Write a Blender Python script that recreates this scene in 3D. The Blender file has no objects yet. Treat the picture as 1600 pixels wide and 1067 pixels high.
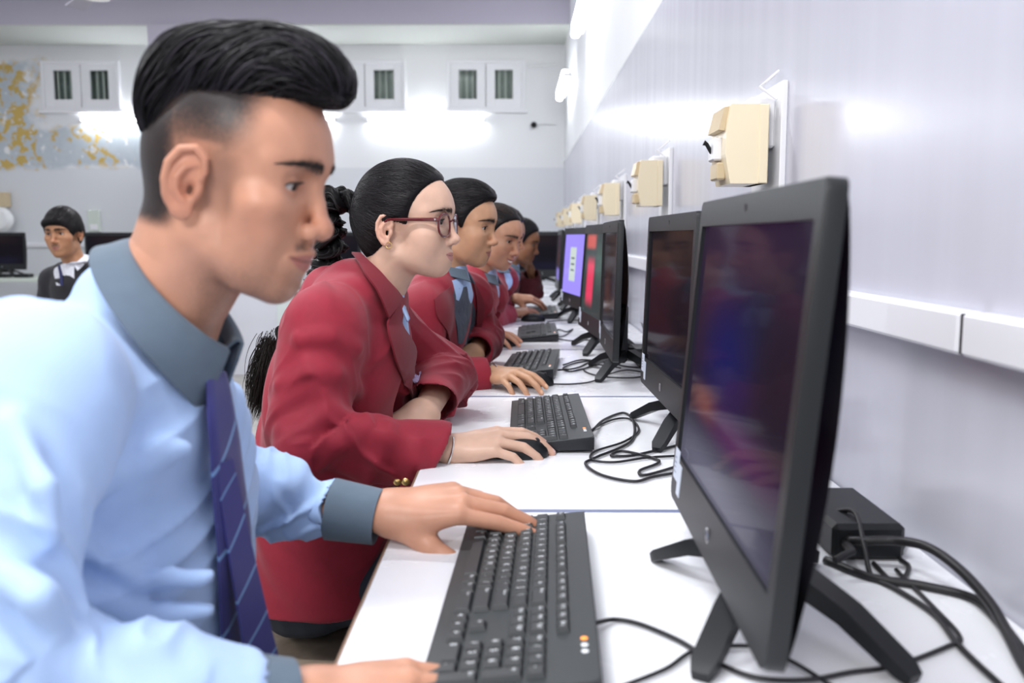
import bpy, math, random
import numpy as np
from mathutils import Vector, Matrix
SC = bpy.context.scene
COL = SC.collection
rnd = random.Random(7)
A = lambda *v: np.array(v, float)

# ------------------------------------------------------------------ camera
FPX, CX, CY = 1400.0, 800.0, 533.5
CAM = A(0, 0, 1.135)
PITCH, YAW = math.atan(163.5 / 1400), math.atan(10 / 1400)
cF = A(-math.sin(YAW) * math.cos(PITCH), math.cos(YAW) * math.cos(PITCH), -math.sin(PITCH))
cR = A(math.cos(YAW), math.sin(YAW), 0)
cU = np.cross(cR, cF)


def ray(px, py):
    return cF + (px - CX) / FPX * cR - (py - CY) / FPX * cU


def P(px, py, Y):
    """point seen at this pixel of the photograph at world depth Y"""
    d = ray(px, py)
    return CAM + d * (Y / d[1])


def D(px, py, z=0.75):
    """point seen at this pixel on the level plane z"""
    d = ray(px, py)
    return CAM + d * ((z - CAM[2]) / d[2])


def WX(px, py, x=0.5):
    d = ray(px, py)
    return CAM + d * ((x - CAM[0]) / d[0])


def setup_camera():
    cd = bpy.data.cameras.new('camera')
    cd.sensor_width = 36
    cd.lens = FPX / 1600 * 36
    cd.clip_start = 0.02
    cd.dof.use_dof = True
    cd.dof.focus_distance = 1.72
    cd.dof.aperture_fstop = 4.5
    co = bpy.data.objects.new('camera', cd)
    COL.objects.link(co)
    m = Matrix((cR, cU, -cF)).transposed().to_4x4()
    m.translation = Vector(CAM)
    co.matrix_world = m
    SC.camera = co


# ------------------------------------------------------------------ materials
def _nt(name):
    m = bpy.data.materials.new(name)
    m.use_nodes = True
    nt = m.node_tree
    return m, nt, nt.nodes['Principled BSDF']


def node(nt, kind, **kw):
    n = nt.nodes.new(kind)
    for k, v in kw.items():
        if k.startswith('i_'):
            key = k[2:]
            key = int(key) if key.isdigit() else key.replace('_', ' ')
            n.inputs[key].default_value = v
        else:
            setattr(n, k, v)
    return n


def mat(name, col, rough=0.5, metal=0.0, spec=0.5, bump=None, var=None, coat=0.0, sss=0.0, sheen=0.0, emit=None, estr=0.0,
        attr=False, aniso=0.0, weave=None, trans=0.0, ior=1.45, alpha=1.0, rvar=0.0):
    m, nt, b = _nt(name)
    L = nt.links.new
    b.inputs['Base Color'].default_value = (*col, 1)
    b.inputs['Roughness'].default_value = rough
    b.inputs['Metallic'].default_value = metal
    b.inputs['Specular IOR Level'].default_value = spec
    b.inputs['Coat Weight'].default_value = coat
    b.inputs['IOR'].default_value = ior
    b.inputs['Transmission Weight'].default_value = trans
    b.inputs['Alpha'].default_value = alpha
    if sheen:
        b.inputs['Sheen Weight'].default_value = sheen
        b.inputs['Sheen Roughness'].default_value = 0.5
    if sss:
        b.inputs['Subsurface Weight'].default_value = sss
        b.inputs['Subsurface Radius'].default_value = (1, .35, .2)
        b.inputs['Subsurface Scale'].default_value = 0.006
    if aniso:
        b.inputs['Anisotropic'].default_value = aniso
    if emit:
        b.inputs['Emission Color'].default_value = (*emit, 1)
        b.inputs['Emission Strength'].default_value = estr
    tc = node(nt, 'ShaderNodeTexCoord')
    src = None
    if attr:
        at = node(nt, 'ShaderNodeAttribute', attribute_name='Col')
        src = at.outputs['Color']
    if var:
        sc, amt = var
        n = node(nt, 'ShaderNodeTexNoise', i_Scale=sc, i_Detail=5.0)
        L(tc.outputs['Object'], n.inputs['Vector'])
        mr = node(nt, 'ShaderNodeMapRange', i_1=0.3, i_2=0.7, i_3=1 - amt, i_4=1 + amt)
        L(n.outputs['Fac'], mr.inputs[0])
        mx = node(nt, 'ShaderNodeVectorMath', operation='SCALE')
        if src is not None:
            L(src, mx.inputs[0])
        else:
            mx.inputs[0].default_value = col
        L(mr.outputs[0], mx.inputs['Scale'])
        src = mx.outputs[0]
    if src is not None:
        L(src, b.inputs['Base Color'])
    if rvar:
        n = node(nt, 'ShaderNodeTexNoise', i_Scale=9.0, i_Detail=4.0)
        L(tc.outputs['Object'], n.inputs['Vector'])
        mr = node(nt, 'ShaderNodeMapRange', i_1=0.3, i_2=0.7, i_3=rough - rvar, i_4=rough + rvar)
        L(n.outputs['Fac'], mr.inputs[0])
        L(mr.outputs[0], b.inputs['Roughness'])
    if bump or weave:
        h = None
        if bump:
            n = node(nt, 'ShaderNodeTexNoise', i_Scale=bump[0], i_Detail=4.0)
            L(tc.outputs['Object'], n.inputs['Vector'])
            h = n.outputs['Fac']
            st, dist = bump[1], bump[2] if len(bump) > 2 else 0.002
        else:
            st, dist = weave[1], 0.0006
        if weave:
            w1 = node(nt, 'ShaderNodeTexWave', i_Scale=weave[0], bands_direction='DIAGONAL')
            L(tc.outputs['Object'], w1.inputs['Vector'])
            if h is not None:
                ad = node(nt, 'ShaderNodeMath', operation='MULTIPLY_ADD', i_1=0.25)
                L(w1.outputs['Fac'], ad.inputs[0])
                L(h, ad.inputs[2])
                h = ad.outputs[0]
            else:
                h = w1.outputs['Fac']
        bp = node(nt, 'ShaderNodeBump', i_Strength=st, i_Distance=dist)
        L(h, bp.inputs['Height'])
        L(bp.outputs[0], b.inputs['Normal'])
    return m


# ------------------------------------------------------------------ objects
def tag(o, label=None, cat=None, group=None, kind=None):
    if label: o['label'] = label
    if cat: o['category'] = cat
    if group: o['group'] = group
    if kind: o['kind'] = kind
    return o


def empty(name, loc=(0, 0, 0), label=None, cat=None, group=None, rz=0):
    o = bpy.data.objects.new(name, None)
    COL.objects.link(o)
    o.location = loc
    o.rotation_euler = (0, 0, rz)
    o.empty_display_size = 0.05
    return tag(o, label, cat, group)


def mesh_obj(name, v, f, m, parent=None, smooth=False, col=None, mi=None, sharp=None):
    me = bpy.data.meshes.new(name)
    v = np.asarray(v, dtype=np.float32)
    if isinstance(f, np.ndarray):
        n = len(f)
        k = f.shape[1]
        me.vertices.add(len(v))
        me.vertices.foreach_set('co', v.ravel())
        me.loops.add(n * k)
        me.loops.foreach_set('vertex_index', f.astype(np.int32).ravel())
        me.polygons.add(n)
        me.polygons.foreach_set('loop_start', np.arange(n, dtype=np.int32) * k)
        me.polygons.foreach_set('loop_total', np.full(n, k, np.int32))
        me.update(calc_edges=True)
        me.validate()
    else:
        me.from_pydata(v.tolist(), [], f)
        me.update()
    ms = m if isinstance(m, (list, tuple)) else [m]
    for x in ms: me.materials.append(x)
    if mi is not None:
        me.polygons.foreach_set('material_index', np.asarray(mi, np.int32))
    if smooth:
        me.polygons.foreach_set('use_smooth', np.ones(len(me.polygons), bool))
        if sharp:
            try: me.set_sharp_from_angle(angle=math.radians(sharp))
            except Exception: pass
    if col is not None:
        a = me.color_attributes.new('Col', 'FLOAT_COLOR', 'POINT')
        c = np.ones((len(v), 4), np.float32)
        c[:, :3] = col
        a.data.foreach_set('color', c.ravel())
    o = bpy.data.objects.new(name, me)
    COL.objects.link(o)
    if parent is not None:
        o.parent = parent
        w = parent_world(parent)
        o.matrix_parent_inverse = w.inverted()
    return o


def parent_world(p):
    m = Matrix.LocRotScale(p.location, p.rotation_euler, p.scale)
    if p.parent is not None:
        m = parent_world(p.parent) @ p.matrix_parent_inverse @ m
    return m


def copy_tree(o, parent=None):
    c = o.copy()
    COL.objects.link(c)
    if parent is not None: c.parent = parent
    for ch in list(o.children): copy_tree(ch, c)
    return c


class MB:
    """collects boxes, tubes, lathes and prisms into one mesh"""
    def __init__(s):
        s.v, s.f, s.mi, s.m = [], [], [], 0

    def raw(s, v, f):
        b = len(s.v)
        s.v += [tuple(map(float, p)) for p in v]
        s.f += [tuple(b + i for i in q) for q in f]
        s.mi += [s.m] * len(f)
        return s

    def box(s, lo, hi, bev=0.0, M=None):
        lo, hi = np.array(lo, float), np.array(hi, float)
        c, h = (lo + hi) / 2, (hi - lo) / 2
        b = min(bev, h.min() * 0.95)
        if b <= 0:
            v = [c + h * A(x, y, z) for x in (-1, 1) for y in (-1, 1) for z in (-1, 1)]
            f = [(0, 1, 3, 2), (4, 6, 7, 5), (0, 4, 5, 1), (2, 3, 7, 6), (0, 2, 6, 4), (1, 5, 7, 3)]
        else:
            v, idx = [], {}
            for x in (-1, 1):
                for y in (-1, 1):
                    for z in (-1, 1):
                        for ax in range(3):
                            q = h - b
                            q = q.copy()
                            q[ax] = h[ax]
                            idx[x, y, z, ax] = len(v)
                            v.append(c + q * A(x, y, z))
            f = []
            for ax in range(3):
                o1, o2 = (ax + 1) % 3, (ax + 2) % 3
                for sg in (-1, 1):
                    q = []
                    for a1, a2 in ((-1, -1), (1, -1), (1, 1), (-1, 1)):
                        k = [0, 0, 0]
                        k[ax], k[o1], k[o2] = sg, a1, a2
                        q.append(idx[k[0], k[1], k[2], ax])
                    f.append(tuple(q) if sg > 0 else tuple(reversed(q)))
            for ax in range(3):
                o1, o2 = (ax + 1) % 3, (ax + 2) % 3
                for s1 in (-1, 1):
                    for s2 in (-1, 1):
                        k0, k1 = [0, 0, 0], [0, 0, 0]
                        k0[ax], k1[ax] = -1, 1
                        k0[o1] = k1[o1] = s1
                        k0[o2] = k1[o2] = s2
                        q = (idx[(*k0, o1)], idx[(*k1, o1)], idx[(*k1, o2)], idx[(*k0, o2)])
                        f.append(q if s1 * s2 > 0 else tuple(reversed(q)))
            for x in (-1, 1):
                for y in (-1, 1):
                    for z in (-1, 1):
                        q = (idx[x, y, z, 0], idx[x, y, z, 1], idx[x, y, z, 2])
                        f.append(q if x * y * z > 0 else tuple(reversed(q)))
        if M is not None:
            v = [np.array(M @ Vector(p)) for p in v]
        return s.raw(v, f)

    def tube(s, pts, r, n=8, caps=True, close=False):
        v, f = tube_mesh(pts, r, n, caps, close)
        return s.raw(v, f)

    def prism(s, poly, vec):
        """extrude a closed polygon (3-d points) along vec"""
        n = len(poly)
        a = [np.array(p, float) for p in poly]
        v = a + [p + np.array(vec, float) for p in a]
        f = [tuple(range(n - 1, -1, -1)), tuple(range(n, 2 * n))]
        f += [(i, (i + 1) % n, n + (i + 1) % n, n + i) for i in range(n)]
        return s.raw(v, f)

    def lathe(s, prof, c, ax=(0, 0, 1), n=24):
        ax = np.array(ax, float) / np.linalg.norm(ax)
        t = A(1, 0, 0) if abs(ax[0]) < .9 else A(0, 1, 0)
        u = np.cross(ax, t); u /= np.linalg.norm(u)
        w = np.cross(ax, u)
        c = np.array(c, float)
        v = []
        for r, h in prof:
            for i in range(n):
                a = 2 * math.pi * i / n
                v.append(c + ax * h + (u * math.cos(a) + w * math.sin(a)) * r)
        f = []
        for k in range(len(prof) - 1):
            for i in range(n):
                j = (i + 1) % n
                f.append((k * n + i, k * n + j, (k + 1) * n + j, (k + 1) * n + i))
        f.append(tuple(range(n - 1, -1, -1)))
        f.append(tuple((len(prof) - 1) * n + i for i in range(n)))
        return s.raw(v, f)

    def build(s, name, m, parent=None, smooth=False, sharp=35):
        return mesh_obj(name, s.v, s.f, m, parent, smooth, mi=s.mi, sharp=sharp)


def spline(pts, n=8):
    """Catmull-Rom through the points"""
    p = [np.array(q, float) for q in pts]
    p = [2 * p[0] - p[1]] + p + [2 * p[-1] - p[-2]]
    out = []
    for i in range(1, len(p) - 2):
        for k in range(n):
            t = k / n
            a, b, c, d = p[i - 1], p[i], p[i + 1], p[i + 2]
            out.append(.5 * ((2 * b) + (c - a) * t + (2 * a - 5 * b + 4 * c - d) * t * t + (3 * b - a - 3 * c + d) * t ** 3))
    out.append(p[-2])
    return np.array(out)


def frames(pts):
    p = np.array(pts, float)
    t = np.gradient(p, axis=0)
    t /= np.linalg.norm(t, axis=1)[:, None] + 1e-12
    up = A(0, 0, 1) if abs(t[0][2]) < .9 else A(1, 0, 0)
    u = np.cross(t[0], up); u /= np.linalg.norm(u)
    U = [u]
    for i in range(1, len(p)):
        u = u - t[i] * np.dot(u, t[i])
        u /= np.linalg.norm(u) + 1e-12
        U.append(u)
    U = np.array(U)
    return p, t, U, np.cross(t, U)


def tube_mesh(pts, r, n=8, caps=True, close=False):
    p, t, U, W = frames(pts)
    m = len(p)
    r = np.broadcast_to(np.array(r, float), (m,)) if np.ndim(r) <= 1 else r
    a = np.arange(n) * 2 * math.pi / n
    v = (p[:, None] + r[:, None, None] * (np.cos(a)[None, :, None] * U[:, None] + np.sin(a)[None, :, None] * W[:, None])).reshape(-1, 3)
    f = []
    for k in range(m - 1 + (1 if close else 0)):
        k2 = (k + 1) % m
        for i in range(n):
            j = (i + 1) % n
            f.append((k * n + i, k * n + j, k2 * n + j, k2 * n + i))
    if caps and not close:
        f.append(tuple(range(n - 1, -1, -1)))
        f.append(tuple((m - 1) * n + i for i in range(n)))
    return v, f


# ------------------------------------------------------------------ numpy noise
_perm = np.random.RandomState(3).permutation(256).astype(np.int64)
_val = np.random.RandomState(5).rand(256) * 2 - 1


def noise(p):
    p = np.asarray(p, float)
    i = np.floor(p).astype(np.int64)
    f = p - i
    f = f * f * f * (f * (f * 6 - 15) + 10)
    r = 0
    for dx in (0, 1):
        for dy in (0, 1):
            for dz in (0, 1):
                h = _perm[(_perm[(_perm[(i[:, 0] + dx) & 255] + i[:, 1] + dy) & 255] + i[:, 2] + dz) & 255]
                w = (f[:, 0] if dx else 1 - f[:, 0]) * (f[:, 1] if dy else 1 - f[:, 1]) * (f[:, 2] if dz else 1 - f[:, 2])
                r = r + w * _val[h]
    return r


def sstep(a, b, x):
    t = np.clip((x - a) / (b - a), 0, 1)
    return t * t * (3 - 2 * t)


# ------------------------------------------------------------------ implicit-surface sculpting
def rotm(rx=0, ry=0, rz=0):
    return np.array((Matrix.Rotation(rz, 3, 'Z') @ Matrix.Rotation(ry, 3, 'Y') @ Matrix.Rotation(rx, 3, 'X')))


def ell(c, r, R=None):
    c, r = np.array(c, float), np.array(r, float) * np.ones(3)
    def f(p):
        q = p - c
        if R is not None: q = q @ R
        k0 = np.sqrt(((q / r) ** 2).sum(1))
        k1 = np.sqrt(((q / (r * r)) ** 2).sum(1)) + 1e-9
        return k0 * (k0 - 1) / k1
    return f


def path(pts, rad, flat=None):
    """rounded chain of cones; flat=(axis, s) makes it s times as thick along axis"""
    pts = [np.array(q, float) for q in pts]
    rad = list(rad) if np.ndim(rad) else [rad] * len(pts)
    def f(p):
        d = None
        for a, b, ra, rb in zip(pts[:-1], pts[1:], rad[:-1], rad[1:]):
            ab = b - a
            t = np.clip(((p - a) @ ab) / (ab @ ab + 1e-12), 0, 1)
            q = p - a - t[:, None] * ab
            if flat is not None:
                ax, s = flat
                ax = np.array(ax, float); ax = ax / np.linalg.norm(ax)
                al = q @ ax
                q = q + np.outer(al * (1 / s - 1), ax)
                x = (np.sqrt((q * q).sum(1)) - (ra + (rb - ra) * t)) * min(1, s)
            else:
                x = np.sqrt((q * q).sum(1)) - (ra + (rb - ra) * t)
            d = x if d is None else np.minimum(d, x)
        return d
    return f


def loft(pts, a, b, fw, lat, pw=2.3):
    """torso: ellipses with half depth a and half width b along a spine"""
    pts = [np.array(q, float) for q in pts]
    fw, lat = np.array(fw, float), np.array(lat, float)
    def f(p):
        best = None
        for i in range(len(pts) - 1):
            A0, B0 = pts[i], pts[i + 1]
            ab = B0 - A0
            t = np.clip(((p - A0) @ ab) / (ab @ ab), 0, 1)
            q = p - A0 - t[:, None] * ab
            aa = a[i] + (a[i + 1] - a[i]) * t
            bb = b[i] + (b[i + 1] - b[i]) * t
            x, y = q @ fw, q @ lat
            up = np.cross(fw, lat)
            z = q @ up
            mn = np.minimum(aa, bb)
            k = (np.abs(x / aa) ** pw + np.abs(y / bb) ** pw + np.abs(z / mn) ** pw) ** (1 / pw)
            d = (k - 1) * mn
            best = d if best is None else np.minimum(best, d)
        return best
    return f


def boxs(c, h, r=0.0, R=None):
    c, h = np.array(c, float), np.array(h, float)
    def f(p):
        q = p - c
        if R is not None: q = q @ R
        q = np.abs(q) - (h - r)
        return np.sqrt((np.maximum(q, 0) ** 2).sum(1)) + np.minimum(q.max(1), 0) - r
    return f


def half(pt, n):
    pt, n = np.array(pt, float), np.array(n, float)
    n = n / np.linalg.norm(n)
    return lambda p: (p - pt) @ n


def torus(c, R, r, M=None):
    c = np.array(c, float)
    def f(p):
        q = p - c
        if M is not None: q = q @ M
        x = np.sqrt(q[:, 0] ** 2 + q[:, 1] ** 2) - R
        return np.sqrt(x * x + q[:, 2] ** 2) - r
    return f


class Sculpt:
    def __init__(s): s.p = []

    def u(s, f, k=0.01): s.p.append((f, 'u', k)); return s
    def s(s_, f, k=0.01): s_.p.append((f, 's', k)); return s_
    def i(s_, f, k=0.01): s_.p.append((f, 'i', k)); return s_

    def ev(s, p, use=None):
        d = np.full(len(p), 9.0)
        for j, (f, op, k) in enumerate(s.p):
            if use is not None and not use[j]: continue
            x = f(p)
            if op == 'u':
                h = np.clip(.5 + .5 * (x - d) / k, 0, 1)
                d = x * (1 - h) + d * h - k * h * (1 - h)
            else:
                if op == 's': x = -x
                h = np.clip(.5 - .5 * (x - d) / k, 0, 1)
                d = x * (1 - h) + d * h + k * h * (1 - h)
        return d

    def grad(s, p, e=0.001):
        g = np.stack([s.ev(p + A(*(e * (i == j) for j in range(3)))) - s.ev(p - A(*(e * (i == j) for j in range(3)))) for i in range(3)], 1)
        return g / (np.linalg.norm(g, axis=1)[:, None] + 1e-9)

    def mesh(s, lo, hi, res, smooth=2):
        lo, hi = np.array(lo, float), np.array(hi, float)
        B = 12
        nb = np.maximum(1, np.ceil((hi - lo) / res / B).astype(int))
        n = nb * B
        F = np.full(tuple(n), 9.0, np.float32)
        g = np.stack(np.meshgrid(*[np.arange(k) for k in nb], indexing='ij'), -1).reshape(-1, 3)
        cen = lo + (g * B + (B - 1) / 2) * res
        R = B * res * 0.5 * 1.75
        pv = np.stack([f(cen) for f, _, _ in s.p])
        tot = s.ev(cen)
        kk = np.array([k for _, _, k in s.p])
        isI = np.array([op == 'i' for _, op, _ in s.p])
        near = (pv < (R + kk[:, None]) * 1.6) | isI[:, None]
        off = np.stack(np.meshgrid(*[np.arange(B)] * 3, indexing='ij'), -1).reshape(-1, 3)
        act = np.where(np.abs(tot) < R * 1.9 + 0.006)[0]
        F[:] = 0
        big = np.repeat(np.repeat(np.repeat(tot.reshape(tuple(nb)), B, 0), B, 1), B, 2)
        F = big.astype(np.float32)
        for b in act:
            i0 = g[b] * B
            pts = lo + (i0 + off) * res
            F[i0[0]:i0[0] + B, i0[1]:i0[1] + B, i0[2]:i0[2] + B] = s.ev(pts, near[:, b]).reshape(B, B, B)
        return nets(F, lo, res, smooth)


def nets(F, lo, res, smooth=2):
    F = F.copy()
    F[0], F[-1], F[:, 0], F[:, -1], F[:, :, 0], F[:, :, -1] = 1, 1, 1, 1, 1, 1
    S = F < 0
    nx, ny, nz = F.shape
    c = [S[dx:nx - 1 + dx, dy:ny - 1 + dy, dz:nz - 1 + dz] for dx in (0, 1) for dy in (0, 1) for dz in (0, 1)]
    sm = sum(x.astype(np.int8) for x in c)
    cells = np.argwhere((sm > 0) & (sm < 8))
    idx = np.full((nx - 1, ny - 1, nz - 1), -1, np.int64)
    idx[cells[:, 0], cells[:, 1], cells[:, 2]] = np.arange(len(cells))
    acc, cnt = np.zeros((len(cells), 3)), np.zeros(len(cells))
    for ax in range(3):
        o1, o2 = [(1, 2), (0, 2), (0, 1)][ax]
        for s1 in (0, 1):
            for s2 in (0, 1):
                d = np.zeros(3, int); d[o1], d[o2] = s1, s2
                e = d.copy(); e[ax] = 1
                a, b = cells + d, cells + e
                fa, fb = F[a[:, 0], a[:, 1], a[:, 2]], F[b[:, 0], b[:, 1], b[:, 2]]
                m = (fa < 0) != (fb < 0)
                t = np.where(m, fa / np.where(m, fa - fb, 1), 0)
                q = d + np.zeros((len(cells), 3))
                q[:, ax] += t
                acc += q * m[:, None]
                cnt += m
    V = lo + (cells + acc / cnt[:, None]) * res
    quads = []
    for ax in range(3):
        o1, o2 = [(1, 2), (2, 0), (0, 1)][ax]
        sl0, sl1 = [slice(1, -1)] * 3, [slice(1, -1)] * 3
        sl0[ax], sl1[ax] = slice(0, -1), slice(1, None)
        a, b = S[tuple(sl0)], S[tuple(sl1)]
        for flip, m in ((False, a & ~b), (True, ~a & b)):
            e = np.argwhere(m)
            base = e + 1
            base[:, ax] -= 1
            q = []
            for d1, d2 in ((-1, -1), (0, -1), (0, 0), (-1, 0)):
                k = base.copy()
                k[:, o1] += d1; k[:, o2] += d2
                q.append(idx[k[:, 0], k[:, 1], k[:, 2]])
            q = np.stack(q, 1)
            quads.append(q[:, ::-1] if flip else q)
    Q = np.concatenate(quads)
    Q = Q[(Q >= 0).all(1)]
    for it in range(smooth):
        V = V + .5 * lap(V, Q)
        V = V - .35 * lap(V, Q)
    return V, Q


def lap(V, Q):
    acc, cnt = np.zeros_like(V), np.zeros(len(V))
    for i in range(4):
        for j in (1, 3):
            a, b = Q[:, i], Q[:, (i + j) % 4]
            for x in range(3): acc[:, x] += np.bincount(a, V[b, x], len(V))
            cnt += np.bincount(a, minlength=len(V))
    return acc / np.maximum(cnt, 1)[:, None] - V


def vnormals(V, Q):
    n = np.cross(V[Q[:, 2]] - V[Q[:, 0]], V[Q[:, 3]] - V[Q[:, 1]])
    N = np.zeros_like(V)
    for i in range(Q.shape[1]):
        for x in range(3): N[:, x] += np.bincount(Q[:, i], n[:, x], len(V))
    return N / (np.linalg.norm(N, axis=1)[:, None] + 1e-12)


def join(parts):
    V, Q, C, b = [], [], [], 0
    for p in parts:
        V.append(p[0]); Q.append(p[1] + b)
        if len(p) > 2: C.append(p[2])
        b += len(p[0])
    return (np.concatenate(V), np.concatenate(Q)) + ((np.concatenate(C),) if C else ())


def unit(v):
    v = np.array(v, float)
    return v / np.linalg.norm(v)
# ================================================================== ROOM
WALLX, YFAR, XL, YB, ZC = 0.503, 10.0, -6.2, -2.6, 3.55
M = {}
M['white_paint'] = mat('white wall paint', (.80, .81, .83), .6, bump=(30, .15), var=(1.5, .03))
M['ceiling'] = mat('lavender ceiling paint', (.60, .58, .66), .7, var=(1.0, .04))
M['lavender'] = mat('lavender beam paint', (.50, .48, .56), .6)
M['floor'] = mat('worn grey floor', (.34, .33, .31), .5, var=(6, .25), bump=(12, .2))
M['trunk'] = mat('white plastic trunking', (.82, .82, .86), .3)
M['dark_gap'] = mat('dark joint', (.05, .045, .05), .7)
M['tube'] = mat('lit tube', (1, 1, 1), .3, emit=(.93, .97, 1.0), estr=38)
M['diffuser'] = mat('lit diffuser', (1, 1, 1), .4, emit=(.95, .98, 1.0), estr=9)
M['white_metal'] = mat('white enamel', (.85, .86, .87), .35)
M['white_frame'] = mat('white window paint', (.84, .84, .87), .45)
M['bars'] = mat('pale window bars', (.62, .64, .60), .5)
M['pane'] = mat('dusty pane', (.36, .40, .37), .35, var=(8, .15))
M['pane_dark'] = mat('dark dusty pane', (.17, .21, .20), .3, var=(8, .3))
M['laminate'] = mat('white laminate', (.86, .87, .90), .25, spec=.4, var=(3, .015), rvar=.05)
M['edge_blue'] = mat('slate blue edging', (.17, .20, .32), .4)
M['edge_brown'] = mat('brown edging', (.22, .13, .08), .5)
M['steel_leg'] = mat('pale green grey steel', (.42, .46, .42), .4)


def gloss_paint(name, col, rough):
    m, nt, b = _nt(name)
    L = nt.links.new
    tc = node(nt, 'ShaderNodeTexCoord')
    mp = node(nt, 'ShaderNodeMapping')
    mp.inputs['Scale'].default_value = (1, 7, .5)
    L(tc.outputs['Object'], mp.inputs[0])
    n = node(nt, 'ShaderNodeTexNoise', i_Scale=2.2, i_Detail=6.0)
    L(mp.outputs[0], n.inputs['Vector'])
    mr = node(nt, 'ShaderNodeMapRange', i_1=.3, i_2=.7, i_3=.975, i_4=1.02)
    L(n.outputs['Fac'], mr.inputs[0])
    sc = node(nt, 'ShaderNodeVectorMath', operation='SCALE')
    sc.inputs[0].default_value = col
    L(mr.outputs[0], sc.inputs['Scale'])
    L(sc.outputs[0], b.inputs['Base Color'])
    r = node(nt, 'ShaderNodeMapRange', i_1=.3, i_2=.7, i_3=rough - .02, i_4=rough + .03)
    L(n.outputs['Fac'], r.inputs[0])
    L(r.outputs[0], b.inputs['Roughness'])
    b.inputs['Specular IOR Level'].default_value = .5
    n2 = node(nt, 'ShaderNodeTexNoise', i_Scale=5.0, i_Detail=3.0)
    L(mp.outputs[0], n2.inputs['Vector'])
    bp = node(nt, 'ShaderNodeBump', i_Strength=.03, i_Distance=.003)
    L(n2.outputs['Fac'], bp.inputs['Height'])
    L(bp.outputs[0], b.inputs['Normal'])
    return m


M['dado'] = gloss_paint('glossy pale oil paint', (.57, .57, .645), .2)


def far_wall_paint():
    """white above, pale blue grey below the dado line, old ochre and blue paint showing where it has peeled on the left"""
    m, nt, b = _nt('old far wall paint')
    L = nt.links.new
    tc = node(nt, 'ShaderNodeTexCoord')
    sep = node(nt, 'ShaderNodeSeparateXYZ')
    L(tc.outputs['Object'], sep.inputs[0])

    def math_(op, a, bb=None, c=None):
        n = node(nt, 'ShaderNodeMath', operation=op)
        for i, x in enumerate((a, bb, c)):
            if x is None: continue
            if isinstance(x, (int, float)): n.inputs[i].default_value = x
            else: L(x, n.inputs[i])
        return n.outputs[0]

    def noise_(s, det=6.0, off=0.0):
        n = node(nt, 'ShaderNodeTexNoise', i_Scale=s, i_Detail=det, i_Roughness=.6)
        v = node(nt, 'ShaderNodeVectorMath', operation='ADD')
        v.inputs[1].default_value = (off, off, off)
        L(tc.outputs['Object'], v.inputs[0])
        L(v.outputs[0], n.inputs['Vector'])
        return n.outputs['Fac']

    def step_(x, a, bb):
        n = node(nt, 'ShaderNodeMapRange', i_1=a, i_2=bb)
        n.interpolation_type = 'SMOOTHSTEP'
        L(x, n.inputs[0])
        return n.outputs[0]

    def mix_(f, c1, c2):
        n = node(nt, 'ShaderNodeMix', data_type='RGBA')
        if isinstance(f, (int, float)): n.inputs[0].default_value = f
        else: L(f, n.inputs[0])
        for i, c in ((6, c1), (7, c2)):
            if isinstance(c, tuple): n.inputs[i].default_value = (*c, 1)
            else: L(c, n.inputs[i])
        return n.outputs[2]

    x, z = sep.outputs[0], sep.outputs[2]
    n1, n2, n3 = noise_(2.2), noise_(8.5, 8, 3.3), noise_(1.3, 4, 9.1)
    base = mix_(step_(z, 1.885, 1.895), (.70, .72, .75), (.80, .81, .825))
    # worn zone: left of the first window and the band under it
    wob = math_('MULTIPLY', math_('SUBTRACT', n1, .5), 1.1)
    left = step_(math_('ADD', x, wob), -5.15, -5.45)
    zb = math_('ADD', z, math_('MULTIPLY', math_('SUBTRACT', n1, .5), .35))
    band = math_('MULTIPLY', step_(zb, 1.86, 1.93), step_(zb, 2.36, 2.28))
    band = math_('MULTIPLY', band, step_(math_('ADD', x, wob), -3.7, -4.1))
    top = math_('MULTIPLY', step_(zb, 1.86, 1.93), step_(zb, 3.08, 2.98))
    zone = math_('MAXIMUM', math_('MULTIPLY', left, top), band)
    zone = math_('MULTIPLY', zone, step_(noise_(7, 5, 1.7), .36, .42))
    blue = mix_(n2, (.42, .49, .55), (.62, .66, .70))
    yel = math_('MULTIPLY', step_(n2, .48, .53), step_(math_('ADD', n3, math_('MULTIPLY', left, .12)), .47, .52))
    old = mix_(yel, blue, (.58, .41, .12))
    old = mix_(step_(noise_(16, 6, 5.0), .62, .7), old, (.70, .66, .55))
    col = mix_(zone, base, old)
    L(col, b.inputs['Base Color'])
    r = node(nt, 'ShaderNodeMapRange', i_1=0, i_2=1, i_3=.4, i_4=.85)
    L(zone, r.inputs[0])
    L(r.outputs[0], b.inputs['Roughness'])
    bp = node(nt, 'ShaderNodeBump', i_Strength=.3, i_Distance=.006)
    L(zone, bp.inputs['Height'])
    L(bp.outputs[0], b.inputs['Normal'])
    return m


M['far_wall'] = far_wall_paint()


def struct(name, mb, m, sm=False):
    o = mb.build(name, m, smooth=sm)
    o['kind'] = 'structure'
    return o


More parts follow.
